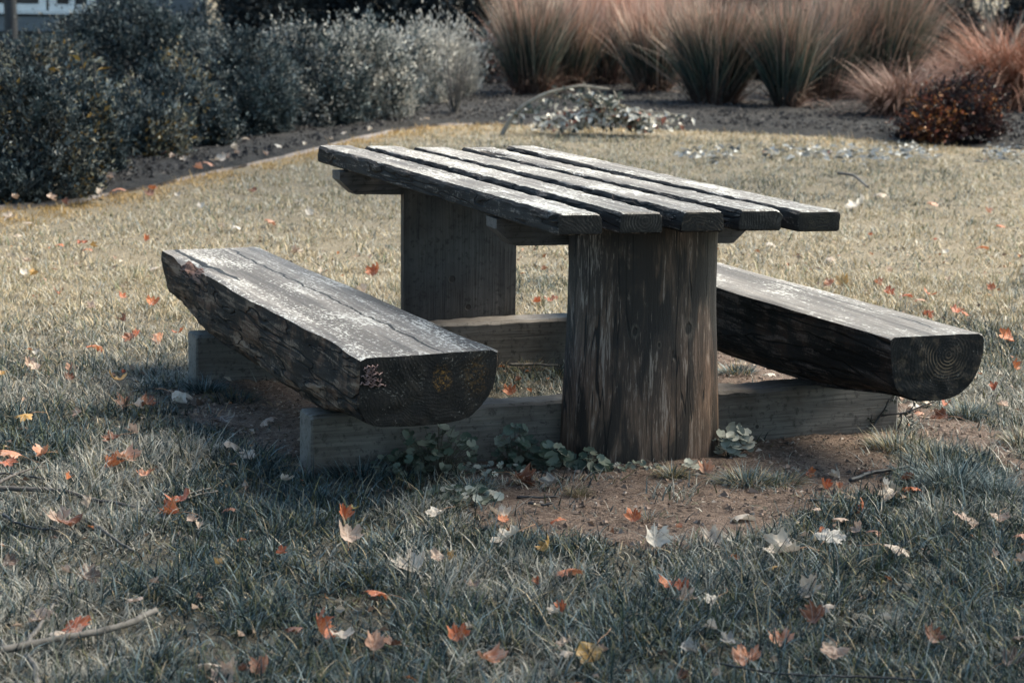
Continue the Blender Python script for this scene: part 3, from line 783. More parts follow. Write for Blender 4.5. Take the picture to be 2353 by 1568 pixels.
BN2 = bench((((0.523, -1.258), (0.806, -1.266)), ((0.44, 0.92), (0.72, 0.90))), 0.40, 0.178, 140, [M_BENCHTOP2, M_LOGSIDE2, E_B2], (3.6, 2.3, 2.5), 0.3, 0.6)
BN2["label"] = "half-log bench with bold growth rings on its cut end"

# frilly bracket fungus on the cut end of the split bench
M_FUNG = mat_plain("fungus", (0.48, 0.31, 0.28), 0.7, 90, 0.5)
g = Geo()
for k in range(9):
    cx = -0.958 + 0.012 + 0.028 * RS.rand(); cz = 0.378 - 0.0062 * k
    m = 16; s_ = np.linspace(-1, 1, m)
    xx = cx + s_ * (0.018 + 0.010 * RS.rand()); wv = 0.0030 * np.sin(s_ * 9 + k * 2) + 0.0018 * np.sin(s_ * 17 + k)
    dp = 0.016 * np.sqrt(np.maximum(0.02, 1 - s_ ** 2)) * (0.7 + 0.5 * RS.rand(m))
    yb = np.interp(xx, [-.965, -.578], [-1.148, -1.128])
    top_ = np.stack([xx, yb + 0.004, cz + wv + .001], 1); out_ = np.stack([xx, yb - dp, cz + wv - .001], 1); bot = np.stack([xx, yb + 0.004, cz + wv - .003], 1)
    V = np.concatenate([top_, out_, bot]); i = np.arange(m - 1)
    g.add(V, [np.concatenate([np.stack([i, i + 1, i + m + 1, i + m], 1), np.stack([i + m, i + m + 1, i + 2 * m + 1, i + 2 * m], 1)])])
fo = obj("bracket_fungus", g.mesh("bracket_fungus", [M_FUNG], True), BN1)
# ------------------------------------------------------------------ grass of the lawn (nobody could count it)
FOOT = [  # table-local rectangles where nothing grows
    (-0.25, 0.25, -0.90, -0.70), (-0.97, 0.88, -0.705, -0.58), (-0.97, 0.88, 0.678, 0.80), (-0.22, 0.22, 0.79, 0.97)]
def in_foot(x, y, m=0.0):
    dx, dy = x - XC, y - YC
    a = dx * math.cos(YAW) + dy * math.sin(YAW); b = -dx * math.sin(YAW) + dy * math.cos(YAW)
    r = np.zeros(x.shape, bool)
    for (a0, a1, c0, c1) in FOOT: r |= (a > a0 - m) & (a < a1 + m) & (b > c0 - m) & (b < c1 + m)
    return r
def under_bench(x, y):
    dx, dy = x - XC, y - YC
    a = dx * math.cos(YAW) + dy * math.sin(YAW); b = -dx * math.sin(YAW) + dy * math.cos(YAW)
    return ((np.abs(a + 0.79) < 0.2) & (np.abs(b + .03) < 1.05)) | ((np.abs(a - 0.6) < 0.16) & (np.abs(b + .2) < 1.0))

GREEN_D = np.array((0.006, 0.017, 0.020)); GREEN_M = np.array((0.018, 0.043, 0.046)); GREEN_O = np.array((0.048, 0.062, 0.028)); BLUEGREY = np.array((0.130, 0.172, 0.178))  # darkest and blue-grey blades put gap shade and sky sheen into colour
STRAW = np.array((0.37, 0.295, 0.185)); OLIVE = np.array((0.125, 0.115, 0.045)); PALE = np.array((0.40, 0.38, 0.325)); GOLD = np.array((0.36, 0.235, 0.085))

def scatter(n, y0, y1, margin=0.55):
    """ground points inside the view wedge"""
    y = np.sqrt(RS.rand(n) * (y1 ** 2 - y0 ** 2) + y0 ** 2)
    x = (RS.rand(n) * 2 - 1) * (0.2165 * y + margin)
    k_ = (np.abs(x) < 0.2165 * y + .12) | (RS.rand(n) < .5)
    return x[k_], y[k_]

def grass_zone(n, y0, y1, Lr, Wr, seg, seed):
    x, y = scatter(n, y0, y1); n = len(x)
    sd_ = soil_sd(x, y)
    ok = (RS.rand(n) < np.where(sd_ > 0.05, 0.015 + 0.22 * sstep(.58, .66, fbm(x * 7, y * 7, seed=88)), np.where(sd_ > -0.03, 0.25, 1.0))) & ~in_foot(x, y, 0.005) & (y < lawn_edge(x) - 0.02 + 0.10 * (fbm(x * 6, y * 6, seed=77) - .4))
    ok &= ~(under_bench(x, y) & (RS.rand(n) < 0.75))
    x, y, sd_ = x[ok], y[ok], sd_[ok]; m = len(x)
    cl = fbm(x * 7, y * 6, seed=seed, oct=4)            # clumps
    cl2 = fbm(x * 1.4, y * 1.0, seed=seed + 3, oct=2)
    keep = RS.rand(m) < 0.30 + 1.35 * sstep(0.25, 0.62, cl)
    x, y, cl, cl2, sd_ = x[keep], y[keep], cl[keep], cl2[keep], sd_[keep]; m = len(x)
    L = RS.gamma(9, (Lr[0] + Lr[1]) / 18, m) * (0.60 + 0.75 * sstep(0.3, 0.7, cl)) * np.where(sd_ > -0.1, 0.75, 1.0)
    W = RS.uniform(*Wr, m)
    ang = 2 * PI * fbm(x * 5, y * 5, seed=seed + 9, oct=3) * 2.0 + RS.normal(0, 2.2, m)
    th0 = np.abs(RS.normal(0.35, 0.40, m)); bend = RS.uniform(0.2, 2.3, m)
    flat = RS.rand(m) < 0.36
    th0 = np.where(flat, RS.uniform(0.9, 1.4, m), th0); bend = np.where(flat, RS.uniform(-0.2, .5, m), bend)
    # colour: lush blue-green with painted sheen near the camera, drier straw further out and towards the bed
    dry = sstep(6.9, 10.2, y + 1.6 * (cl2 - 0.5) - 0.35 * (x > .8) * (x - .8)) 
    dry = np.clip(dry * 0.93 + 0.5 * (fbm(x * 2.2, y * 2.2, seed=seed + 20) - .5), 0, 0.94) * (1 - 0.55 * sstep(.50, .68, fbm(x * 1.7 + 8, y * 0.9, seed=seed + 25, oct=4)))
    gold = sstep(1.7, 0.2, lawn_edge(x) - y) * sstep(0.3, -1.2, x) + sstep(1.2, .2, lawn_edge(x) - y) * 0.35
    r = RS.rand(m)
    c = np.where((r < 0.40)[:, None], GREEN_D, np.where((r < 0.60)[:, None], GREEN_M, np.where((r < 0.76)[:, None], GREEN_O, np.where((r < 0.91)[:, None], BLUEGREY, np.where((r < 0.965)[:, None], OLIVE, STRAW * 0.8)))))
    r2 = RS.rand(m)
    cd = np.where((r2 < 0.50)[:, None], STRAW, np.where((r2 < 0.80)[:, None], PALE, np.where((r2 < 0.90)[:, None], np.array((0.25, 0.21, 0.12)), GREEN_O * 2.0)))
    c = np.where((RS.rand(m) < dry)[:, None], cd, c)
    c = np.where((RS.rand(m) < 0.75 * gold)[:, None], GOLD, c)
    # paler swept patches in the near turf
    pal = sstep(0.52, 0.70, fbm(x * 1.9 + 3, y * 1.5, seed=seed + 30, oct=2)) * 0.55
    c = np.where((RS.rand(m) < pal * (1 - dry))[:, None], PALE * 0.75, c)
    c = c * (1 + RS.uniform(-.3, .3, (m, 1)) * (1 - 0.5 * dry[:, None]))
    tip = c * 1.15 + 0.02
    base = np.stack([x, y, hgt(x, y) - 0.004], 1)
    return blades(base, L, W, ang, th0, bend, seg, c, tip, roll=RS.normal(0, 0.7, m))

gg = Geo()
for args in ((290000, 4.35, 7.3, (0.032, 0.078), (0.0030, 0.0056), 4, 200),
             (270000, 7.3, 10.5, (0.026, 0.060), (0.0028, 0.0050), 3, 210),
             (310000, 10.5, 19.4, (0.020, 0.050), (0.0042, 0.0085), 2, 220)):
    v, p, c = grass_zone(*args); gg.add(v, p, c)
tag(obj("grass", gg.mesh("grass", [M_GRASS])), kind="stuff")

# short dry thatch between the living blades, lying flat
x, y = scatter(80000, 6.6, 15)
ok = (soil_sd(x, y) < RS.normal(-0.02, 0.05, len(x))) & ~in_foot(x, y, 0.01) & (y < lawn_edge(x)); x, y = x[ok], y[ok]; m = len(x)
c = np.where((RS.rand(m) < 0.5)[:, None], STRAW * 0.6, np.array((0.08, 0.07, 0.055))) * RS.uniform(.5, 1.3, (m, 1))
v, p, c = blades(np.stack([x, y, hgt(x, y) + RS.uniform(0.001, 0.014, m)], 1), RS.uniform(0.03, 0.07, m), RS.uniform(.002, .0045, m), RS.uniform(0, 2 * PI, m), RS.uniform(1.35, 1.6, m), RS.uniform(-.2, .3, m), 2, c, c, roll=PI / 2 + RS.normal(0, .5, m))
tag(obj("dead_grass", np_mesh("dead_grass", v, p, c, [M_GRASS])), kind="stuff")

# grit and crumbs on the bare soil
def chips(x, y, z, size, cols, seed):
    r = np.random.RandomState(seed); m = len(x)
    base = np.array([[1, 0, -.3], [-.5, .87, -.3], [-.5, -.87, -.3], [.1, .1, .7]])
    a = r.uniform(0, 2 * PI, m); s = size[:, None, None]
    R = np.zeros((m, 3, 3)); R[:, 0, 0] = np.cos(a); R[:, 0, 1] = -np.sin(a); R[:, 1, 0] = np.sin(a); R[:, 1, 1] = np.cos(a); R[:, 2, 2] = r.uniform(.4, .9, m)
    V = np.einsum('nij,kj->nki', R, base) * s * r.uniform(.6, 1.4, (m, 4, 1)) + np.stack([x, y, z], 1)[:, None]
    o = np.arange(m)[:, None] * 4
    tr = np.concatenate([o + np.array([[0, 1, 3]]), o + np.array([[1, 2, 3]]), o + np.array([[2, 0, 3]])])
    C = np.repeat(cols, 4, 0)
    return V.reshape(-1, 3), [tr], C
x, y = scatter(60000, 5.0, 9.3)
ok = (soil_sd(x, y) > -0.05) & ~in_foot(x, y); x, y = x[ok], y[ok]; m = len(x)
cols = np.array([(0.19, 0.14, 0.115), (0.10, 0.07, 0.055), (0.28, 0.24, 0.21), (0.05, 0.04, 0.035)])[RS.choice(4, m, p=[.42, .3, .13, .15])] * RS.uniform(.7, 1.3, (m, 1))
M_GRIT = mat_attr("grit", 0.85, 0.0, 0.25)
v, p, c = chips(x, y, hgt(x, y) + 0.006 + RS.uniform(0, .006, m), RS.gamma(1.3, 0.0022, m) + 0.001, cols, 5)
tag(obj("gravel", np_mesh("gravel", v, p, c, [M_GRIT])), kind="stuff")
# twiggy debris on the bare soil
x, y = scatter(22000, 5.2, 9.0); ok = (soil_sd(x, y) > -0.03) & ~in_foot(x, y); x, y = x[ok], y[ok]; m = len(x)
cols = np.array([(0.06, 0.045, 0.04), (0.16, 0.12, 0.10), (0.26, 0.22, 0.18)])[RS.choice(3, m, p=[.5, .3, .2])]
v, p, c = blades(np.stack([x, y, hgt(x, y) + 0.012], 1), RS.uniform(.012, .05, m), RS.uniform(.0015, .004, m), RS.uniform(0, 2 * PI, m), RS.uniform(1.2, 1.6, m), RS.uniform(-.3, .5, m), 2, cols, cols, roll=PI / 2 + RS.normal(0, .6, m))
tag(obj("soil_litter", np_mesh("soil_litter", v, p, c, [M_GRIT])), kind="stuff")
# bark chips on the planting bed
n = 26000; y = RS.uniform(12, 24, n); x = (RS.rand(n) * 2 - 1) * (0.22 * y + .2)
ok = y > lawn_edge(x) + 0.02; x, y = x[ok], y[ok]; m = len(x)
cols = np.array([(0.012, 0.012, 0.014), (0.026, 0.025, 0.026), (0.075, 0.068, 0.064)])[RS.choice(3, m, p=[.55, .35, .10])] * RS.uniform(.7, 1.3, (m, 1))
v, p, c = chips(x, y, bedz(x, y) + RS.uniform(0, .02, m), RS.uniform(0.008, 0.028, m), cols, 6)
tag(obj("bark_chips", np_mesh("bark_chips", v, p, c, [M_GRIT])), kind="stuff")

# ------------------------------------------------------------------ tufts standing in the bare soil
def tuft(u, v, n, L, W, spread, cols, label, rad=0.03, seed=0):
    r = np.random.RandomState(300 + seed)
    P = G(u, v); P[2] = hgt(P[0], P[1])
    a = r.uniform(0, 2 * PI, n); q = np.sqrt(r.rand(n)) * rad
    base = np.stack([q * np.cos(a), q * np.sin(a) * 0.8, np.full(n, -0.002)], 1)
    hd = a + r.normal(0, 0.5, n)
    th0 = np.abs(r.normal(0.15, 0.2, n)) + 0.5 * q / rad * spread; bd = r.uniform(.4, 1.7, n) * spread
    c = np.array(cols)[r.choice(len(cols), n)] * r.uniform(.7, 1.3, (n, 1))
    vv, p, cc = blades(base, r.uniform(.55, 1.1, n) * L, r.uniform(.7, 1.2, n) * W, hd, th0, bd, 4, c, c * 1.2 + .02, roll=r.normal(0, .5, n))
    o = obj("grass_tuft", np_mesh("grass_tuft", vv, p, cc, [M_GRASS]), None, tuple(P))
    tag(o, label, "grass tuft", "grass tufts growing in the bare soil round the table"); return o
BL = [tuple(GREEN_D * 1.2), tuple(GREEN_M), tuple(BLUEGREY), tuple(BLUEGREY * 1.1)]
OLV = [tuple(OLIVE), tuple(GREEN_M), tuple(STRAW * .8), tuple(BLUEGREY)]
BRN = [(0.16, 0.12, 0.075), (0.10, 0.075, 0.05), tuple(OLIVE)]
tuft(1545, 1100, 330, .062, .0028, 1.1, OLV, "pale olive grass tuft at the foot of the thick post", .035, 1)
tuft(1328, 1143, 260, .052, .0020, .9, BRN, "brown wiry little grass tuft alone on the bare soil", .022, 2)
tuft(1715, 1118, 620, .085, .0034, 1.2, OLV + BL, "wide arching grass tuft beside the standing tan leaf by the post", .07, 3)
tuft(1790, 1115, 300, .070, .0034, 1.2, OLV, "sparse arching grass tuft beyond the wide one by the post", .06, 31)
tuft(2190, 1130, 1100, .115, .0042, 1.1, BL, "biggest blue-green grass tuft, rising behind the dark stick and orange leaf", .10, 4)
tuft(2290, 1150, 600, .095, .0042, 1.1, BL, "blue-green grass tuft at the picture edge beside the biggest tuft", .09, 5)
tuft(2225, 958, 380, .085, .0036, 1.0, BL + OLV, "round grass tuft beyond the ringed bench end", .06, 6)
tuft(2345, 1022, 320, .08, .003, 1.0, BRN + OLV, "brownish grass tuft at the very edge beside the worn soil path", .05, 7)
tuft(1492, 1196, 70, .05, .0026, .9, OLV, "tiny sparse grass tuft beside an orange leaf on the open soil", .03, 8)
tuft(540, 925, 300, .075, .003, 1.0, [tuple(GREEN_D), tuple(GREEN_M), tuple(OLIVE * .7)], "dark grass tuft in the shade below the split bench", .07, 9)
tuft(470, 905, 420, .085, .003, 1.0, [tuple(GREEN_D), tuple(GREEN_M), tuple(BLUEGREY)], "dark grass tuft against the end of the far sill beam", .06, 10)
tuft(2060, 1035, 420, .085, .0034, .9, OLV + [(0.20, 0.20, 0.16)], "ragged olive grass tuft under the ringed bench end", .08, 11)
tuft(2150, 1062, 420, .08, .0034, .9, OLV + BL, "mixed grass tuft between the ragged tuft and the biggest one", .08, 12)
tuft(830, 1090, 420, .075, .003, .8, BL, "dark grass tuft leaning against the near sill beam below the split bench", .10, 13)
tuft(1080, 1130, 420, .075, .003, 1.0, BL + OLV, "grass tuft growing among small clover-like leaves before the near sill", .06, 14)
tuft(1215, 852, 200, .06, .003, .9, OLV, "short grass tuft under the table between the two sill beams", .07, 15)
tuft(1690, 862, 260, .075, .0035, .9, OLV + BL, "grass tuft under the table beside the ringed bench", .06, 16)

# ------------------------------------------------------------------ round-leaved weeds
def round_leaf(r, k, lobes=7):
    """cupped scalloped disc with a notch, local xy"""
    an = np.linspace(0.28, 2 * PI - 0.28, k)
    rr = r * (1 + 0.08 * np.cos(lobes * an))
    rim = np.stack([rr * np.cos(an), rr * np.sin(an), 0.18 * r + 0.10 * r * np.cos(lobes * an)], 1)
    mid = rim * [[.55, .55, .35]]
    V = np.concatenate([[[0.12 * r, 0, 0]], mid, rim]); i = np.arange(k - 1)
    tr = np.stack([0 * i, 1 + i, 2 + i], 1); q = np.stack([1 + i, 1 + k + i, 2 + k + i, 2 + i], 1)
    return V, q, tr
def weed(u, v, label, n, rad, r_leaf, hmax, cols, seed, du=1.0, lean=0.0, flat=0.3):
    r = np.random.RandomState(500 + seed)
    P = G(u, v); P[2] = hgt(P[0], P[1])
    root = thing("round_leaved_weed", label, "weed", tuple(P), 0, "round-leaved weeds at the foot of the table")
    gl, gs = Geo(), Geo()
    for k in range(n):
        a = r.uniform(0, 2 * PI); q = math.sqrt(r.rand()) * rad
        c = np.array([q * math.cos(a) * du, q * math.sin(a) * 0.6, hmax * (0.15 + 0.85 * r.rand()) * (1 - 0.55 * q / rad)])
        R_ = r_leaf * r.uniform(.6, 1.2)
        V, qd, tr = round_leaf(R_, 15)
        E_ = Euler((r.normal(0.45, .35), r.normal(0, .35), r.uniform(0, 2 * PI)), 'ZYX')
        M_ = np.array((Matrix.Rotation(r.normal(.45 + lean, .3), 3, 'X') @ Matrix.Rotation(r.normal(0, .35), 3, 'Y') @ Matrix.Rotation(r.uniform(0, 2 * PI), 3, 'Z')))
        col = np.array(cols[r.randint(len(cols))]) * r.uniform(.75, 1.25)
        gl.add(V @ M_.T + c, [qd, tr], col)
        st = smoothpath([(c[0] * .35, c[1] * .35, -0.005), (c[0] * .6, c[1] * .6, c[2] * .7), tuple(c - [0, 0, .001])], 5)
        gs.add(*tube(st, 0.0011, 4), np.array((0.10, 0.09, 0.075)))
    obj("foliage", gl.mesh("foliage", [M_FOL], True), root); obj("stem", gs.mesh("stem", [M_GRIT]), root)
    return root
GL = [(0.078, 0.105, 0.080), (0.12, 0.145, 0.115), (0.048, 0.072, 0.052), (0.17, 0.185, 0.145)]
GLP = [(0.30, 0.31, 0.27), (0.22, 0.24, 0.21), (0.36, 0.35, 0.30)]
weed(1005, 1082, "taller round-leaved weed against the near sill beam, well away from the post", 90, .11, .016, .19, GL, 1)
weed(1045, 1150, "low spreading clover-like weed in the turf before the near sill", 130, .13, .012, .05, GL + GLP, 2)
weed(1130, 1085, "thin row of tiny round leaves along the foot of the near sill", 60, .10, .010, .035, GL + GLP, 3, 1.3)
weed(1268, 1080, "scallop-leaved weed climbing the sill beside the thick post", 34, .055, .019, .115, GL, 4)
weed(1362, 1085, "upright scallop-leaved weed before the shaded edge of the thick post", 22, .046, .018, .075, GL, 5)
weed(1450, 1082, "row of tiny pale round leaves at the foot of the thick post", 36, .075, .008, .03, GL + GLP, 6, 1.5)
weed(1672, 1050, "pale broad-leaved weed in the corner between post and bright sill", 34, .065, .021, .12, GLP, 7)
weed(925, 1088, "leafy round-leaved weed at the shaded foot of the sill under the split bench", 60, .09, .014, .09, GL, 11)
weed(1185, 1072, "tall round-leaved weed halfway between the big weed patch and the post", 60, .06, .015, .16, GL, 12)
weed(1640, 1020, "weed trailing up the lit side of the thick post", 22, .030, .014, .20, GL + GLP, 13)
weed(1655, 985, "small weed high up in the corner of post and bright sill", 6, .02, .014, .03, GL, 8)
weed(1590, 1082, "pale crumpled leaves of a weed beside the olive tuft", 14, .045, .013, .03, GLP, 9)

# dark bramble-like dead stem under the ringed bench
P0 = np.append(G(1996, 1000)[:2], 0.0); root = thing("dead_weed", "dark bare branching weed standing against the sill under the ringed bench", "weed", tuple(P0))
def rel(u, v): return AT(u, v, P0[1] + 0.0) - P0
g = Geo()
for pts, r_ in (([(1994, 1002), (2004, 980), (2020, 957), (2032, 938), (2043, 915)], .0045), ([(2020, 957), (2045, 950), (2068, 948), (2090, 944), (2110, 936), (2150, 921)], .0030),
                ([(2068, 948), (2072, 965), (2062, 985), (2050, 1003)], .0028), ([(2090, 944), (2100, 930), (2098, 918)], .0022), ([(2004, 980), (2000, 962), (2003, 950)], .002), ([(2043, 915), (2052, 922), (2058, 914)], .002),
                ([(2075, 950), (2090, 965), (2100, 975)], .0018)):
    path = smoothpath([rel(*q_) + [0, RS.normal(0, .008), 0] for q_ in pts], 12)
    g.add(*tube(path, np.linspace(r_, r_ * .5, 12), 6, 3, .3))
obj("stem", g.mesh("stem", [M_DARKTWIG]), root)
m = 30; idx = RS.randint(0, g.n, m); pos = np.concatenate(g.v)[idx]
v, p, c = leafcards(pos, RS.normal(0, 1, (m, 3)) - [0, 0, .5], RS.normal(0, 1, (m, 3)), RS.uniform(.012, .026, m), RS.uniform(.006, .012, m), np.tile((0.035, 0.045, 0.038), (m, 1)))
obj("foliage", np_mesh("foliage", v, p, c, [M_FOL]), root)

# ------------------------------------------------------------------ shrubs
def shrub(name, label, cat, pos, rx, ry, h, nclump, per, Ls, cols, seed, group=None, tipcol=None, tipamt=0.0, lumps=9, stems=9, upright=0.4, ratio=0.45, extra=None):
    r = np.random.RandomState(seed)
    root = thing(name, label, cat, tuple(pos), r.uniform(0, 6.28) if extra is None else 0, group)
    # lumpy half-dome
    d = r.normal(0, 1, (nclump, 3)); d[:, 2] = np.abs(d[:, 2]) * 0.9 - 0.12; d /= np.linalg.norm(d, axis=1)[:, None]
    bd = r.normal(0, 1, (lumps, 3)); bd[:, 2] = np.abs(bd[:, 2]); bd /= np.linalg.norm(bd, axis=1)[:, None]
    bump = np.max(np.clip((d @ bd.T - 0.80) / 0.2, 0, 1) * r.uniform(.15, .50, lumps)[None], axis=1)
    rad = (0.72 + bump + 0.10 * fbm(d[:, 0] * 5 + seed, d[:, 1] * 5, d[:, 2] * 5, seed=seed) ) * (1 - 0.42 * r.rand(nclump) ** 2.6)
    C = d * rad[:, None] * [rx, ry, h]; C[:, 2] = np.maximum(C[:, 2] + 0.06 * h, 0.02 + .03 * r.rand(nclump))
    out = d / [rx, ry, h]; out /= np.linalg.norm(out, axis=1)[:, None]
    N = nclump * per
    ci = np.repeat(np.arange(nclump), per)
    grow = out[ci] * 0.7 + np.array([0, 0, upright]) + r.normal(0, .55, (N, 3))
    twig = Ls[1] * 1.6
    along = r.rand(N)[:, None]
    sh = (0.6 + 1.9 * r.rand(nclump) ** 2)[ci][:, None]
    pos_ = C[ci] + (out[ci] * .6 + [0, 0, upright] + r.normal(0, .4, (nclump, 3))[ci]) * twig * along * sh + r.normal(0, Ls[1] * .35, (N, 3))
    cc = np.array(cols)[r.choice(len(cols), nclump)][ci] * r.uniform(.8, 1.2, (N, 1)) * (0.45 + 1.0 * r.rand(nclump))[ci][:, None]
    if tipcol is not None:                        # patches of flowers, yellowing shoots and painted sunlight
        pt = sstep(0.5, 0.62, fbm(C[:, 0] * 3.2 + seed, C[:, 1] * 3.2, C[:, 2] * 3.2, seed=seed + 4))[ci] * tipamt
        sel = r.rand(N) < pt
        cc[sel] = np.array(tipcol)[r.choice(len(tipcol), sel.sum())] * r.uniform(.7, 1.2, (sel.sum(), 1))
    nrm = out[ci] + r.normal(0, .6, (N, 3))
    L = r.uniform(*Ls, N) * r.uniform(.7, 1.35, nclump)[ci]
    v, p, c = leafcards(pos_, grow, nrm, L, L * ratio * r.uniform(.7, 1.2, N), cc)
    obj("foliage", np_mesh("foliage", v, p, c, [M_FOL]), root)
    g = Geo()
    for k in range(stems):
        e = C[r.randint(nclump)] * .92; a = np.array([r.normal(0, rx * .12), r.normal(0, ry * .12), -0.06])
        g.add(*tube(smoothpath([a, a * .4 + e * .35 + [0, 0, h * .12], e], 9), np.linspace(.014, .004, 9), 5, k, .2))
    obj("stem", g.mesh("stem", [M_TWIG]), root)
    return root
def base_at(u, v):
    p = G(u, v); return (p[0], p[1], float(hgt(p[0], p[1])) + 0.02)
DK = [(0.016, 0.028, 0.033), (0.032, 0.049, 0.055), (0.085, 0.108, 0.113), (0.010, 0.017, 0.021)]
MD = [(0.042, 0.062, 0.067), (0.10, 0.122, 0.125), (0.020, 0.031, 0.036), (0.20, 0.215, 0.205)]
PL = [(0.40, 0.39, 0.36), (0.52, 0.50, 0.45), (0.25, 0.255, 0.24), (0.62, 0.58, 0.52)]  # pale leaves: sunlight on the end shrubs is put into these colours
YT = [(0.24, 0.23, 0.16), (0.20, 0.13, 0.04), (0.30, 0.28, 0.22)]
GS = "shrubs along the planting bed"
def S(label, u, v, wpx, hpx, cols, seed, nclump=1500, per=8, Ls=(.022, .042), tip=None, ta=0.0, dy=0.0, name="shrub", cat="shrub", group=GS, **kw):
    """u, v: foot of the shrub; wpx: width; hpx: image row of its top"""
    p = np.array(base_at(u, v)); 
    w = wpx / F * p[1] / 2 * 0.92
    p[1] += w * 0.7 + dy; p[0] *= p[1] / (p[1] - w * .7 - dy)
    h = (AT(u, hpx, p[1])[2] - p[2]) * 0.97
    return shrub(name, label, cat, p, w, w * 0.75, h, nclump, per, Ls, cols, seed, group, tip, ta, **kw)
S("low dark rounded shrub closest to the lawn corner, base in fallen leaves", 60, 468, 420, 150, DK + [(0.10, 0.115, 0.115)], 1, 2600, 8, tip=YT, ta=.25)
S("small dense shrub with yellowish highlights at the edge of the mulch", 300, 380, 330, 230, DK + MD, 2, 1700, 8, tip=YT, ta=.45)
S("bushy shrub with pale sunlit shoulder between dark shrubs", 390, 345, 270, 178, MD + DK, 3, 1700, 8, tip=YT, ta=.5)
S("tall dark blue-green shrub towering behind the low ones before the house", 330, 300, 500, 14, DK, 4, 3600, 8, Ls=(.026, .05), dy=1.0)
S("broad dark shrub with grey-blue leaves in the middle of the row", 545, 318, 340, 78, DK + MD, 5, 2600, 8)
S("dark shrub with pale leaf tips whose base reaches the mulch", 690, 300, 330, 92, MD + DK, 6, 2600, 8, tip=PL, ta=.5)
S("grey-leaved shrub with frosted upright top shoots", 830, 292, 280, 62, MD + PL[:3], 7, 2200, 8, tip=PL, ta=.8, upright=.9)
S("silvery pale shrub at the end of the dark row", 925, 262, 210, 98, PL + MD[:2], 8, 1900, 8, tip=PL, ta=.8, upright=.8, dy=.6)
S("low pinkish shrub crouching in front of the frosted grey one", 800, 284, 150, 215, DK + [(0.20, 0.14, 0.12)], 9, 700, 8, tip=[(0.30, 0.19, 0.15), (0.26, 0.22, 0.18)], ta=.7)
S("wispy pale shrub glowing beside the bare twigs", 1005, 240, 210, 112, PL, 10, 2200, 8, Ls=(.025, .06), tip=PL, ta=.6, upright=1.2, ratio=.25, dy=.3)
S("reddish flowering shrub beside the first tall grass clump", 1125, 215, 150, 95, MD + [(0.20, 0.12, 0.105), (0.15, 0.13, 0.12)], 11, 1200, 8, tip=[(0.30, 0.24, 0.21), (0.22, 0.09, 0.07)], ta=.6, dy=.8)
S("squat purple-brown shrub with orange leaf tufts at the lawn edge", 2195, 332, 310, 196, [(0.022, 0.014, 0.016), (0.040, 0.020, 0.020), (0.014, 0.015, 0.017), (0.065, 0.028, 0.022)], 12, 2300, 8, Ls=(.02, .045), tip=[(0.30, 0.13, 0.04), (0.24, 0.075, 0.04)], ta=.34, lumps=6, upright=.15)
S("ragged dark shrub wedged between the corner shrub and the yellowish one", 190, 420, 220, 215, DK + MD[:2], 14, 1500, 8, tip=YT, ta=.3)
S("dark shrub spilling over the mulch below the sunlit-shouldered one", 440, 352, 230, 225, DK + MD, 15, 1300, 8, tip=YT, ta=.3)
S("low dark shrub filling the gap under the broad grey-blue one", 590, 326, 220, 190, DK + MD[:2], 16, 1200, 8)
S("dark shrub peeping over between the tall dark one and the broad grey-blue one", 470, 262, 300, 40, DK, 17, 1900, 8, dy=.6)
S("low grey shrub in the gap under the pale-tipped ones", 740, 304, 190, 170, MD + DK, 18, 1100, 8, tip=PL, ta=.4)
S("dark shrub behind the corner shrub below the white window", 90, 300, 330, 108, DK, 19, 1900, 8, tip=YT, ta=.2)
S("tiny grey shrub at the foot of the silvery pale one", 905, 272, 130, 190, MD, 20, 600, 8, tip=PL, ta=.5)
S("dark groundcover mound at the foot of the corner shrub", 15, 478, 170, 392, DK, 13, 500, 8)
# evergreens closing the view behind; the last four set close to darken gaps between grasses
for k, (u, v, wpx, top, lab) in enumerate(((650, 150, 330, -120, "dark evergreen bush behind the frosted shrubs, closest to the house"), (860, 150, 330, -130, "dark evergreen bush straight behind the silvery shrub"), (1060, 150, 330, -120, "dark evergreen bush beside the first tall grass clump"),
                                           (1420, 190, 380, -60, "dark evergreen bush hidden behind the pinkest grass plumes"), (1740, 196, 380, -60, "dark evergreen bush behind the middle grass clumps"), (2080, 190, 380, -60, "dark evergreen bush behind the strap-leaved plants"), (2420, 190, 360, -60, "dark evergreen bush at the edge behind the orange grasses"))):
    S(lab, u, v, wpx, top, [(0.014, 0.019, 0.022), (0.022, 0.030, 0.034), (0.035, 0.046, 0.050)], 30 + k, 3200, 7, Ls=(.04, .08), name="evergreen_bush", cat="bush", group="dark evergreens closing the view")

# pale leafy sapling in front of the tall dark shrub
def sapling(u, v, top, label, cols, seed):
    r = np.random.RandomState(seed); p = np.array(base_at(u, v)); H_ = AT(u, top, p[1])[2] - p[2]
    root = thing("sapling", label, "sapling", tuple(p)); g = Geo(); P_, D_ = [], []
    for k in range(5):
        a = r.uniform(0, 6.28); path = smoothpath([(0, 0, -.03), (.05 * math.cos(a), .05 * math.sin(a), H_ * .5), (r.normal(0, .14), r.normal(0, .1), H_ * r.uniform(.75, 1.0))], 14)
        g.add(*tube(path, np.linspace(.007, .003, 14), 5))
        for q in range(16):
            i = r.randint(5, 14); P_.append(path[i]); D_.append([r.normal(), r.normal(), .35])
    obj("stem", g.mesh("stem", [M_TWIG]), root)
    P_, D_ = np.array(P_), np.array(D_); m = len(P_)
    c = np.array(cols)[r.choice(len(cols), m)] * r.uniform(.8, 1.2, (m, 1))
    v, p_, c = leafcards(P_, D_, r.normal(0, .5, (m, 3)) + [0, -.3, 1], r.uniform(.07, .13, m), r.uniform(.025, .045, m), c)
    obj("foliage", np_mesh("foliage", v, p_, c, [M_FOL]), root)
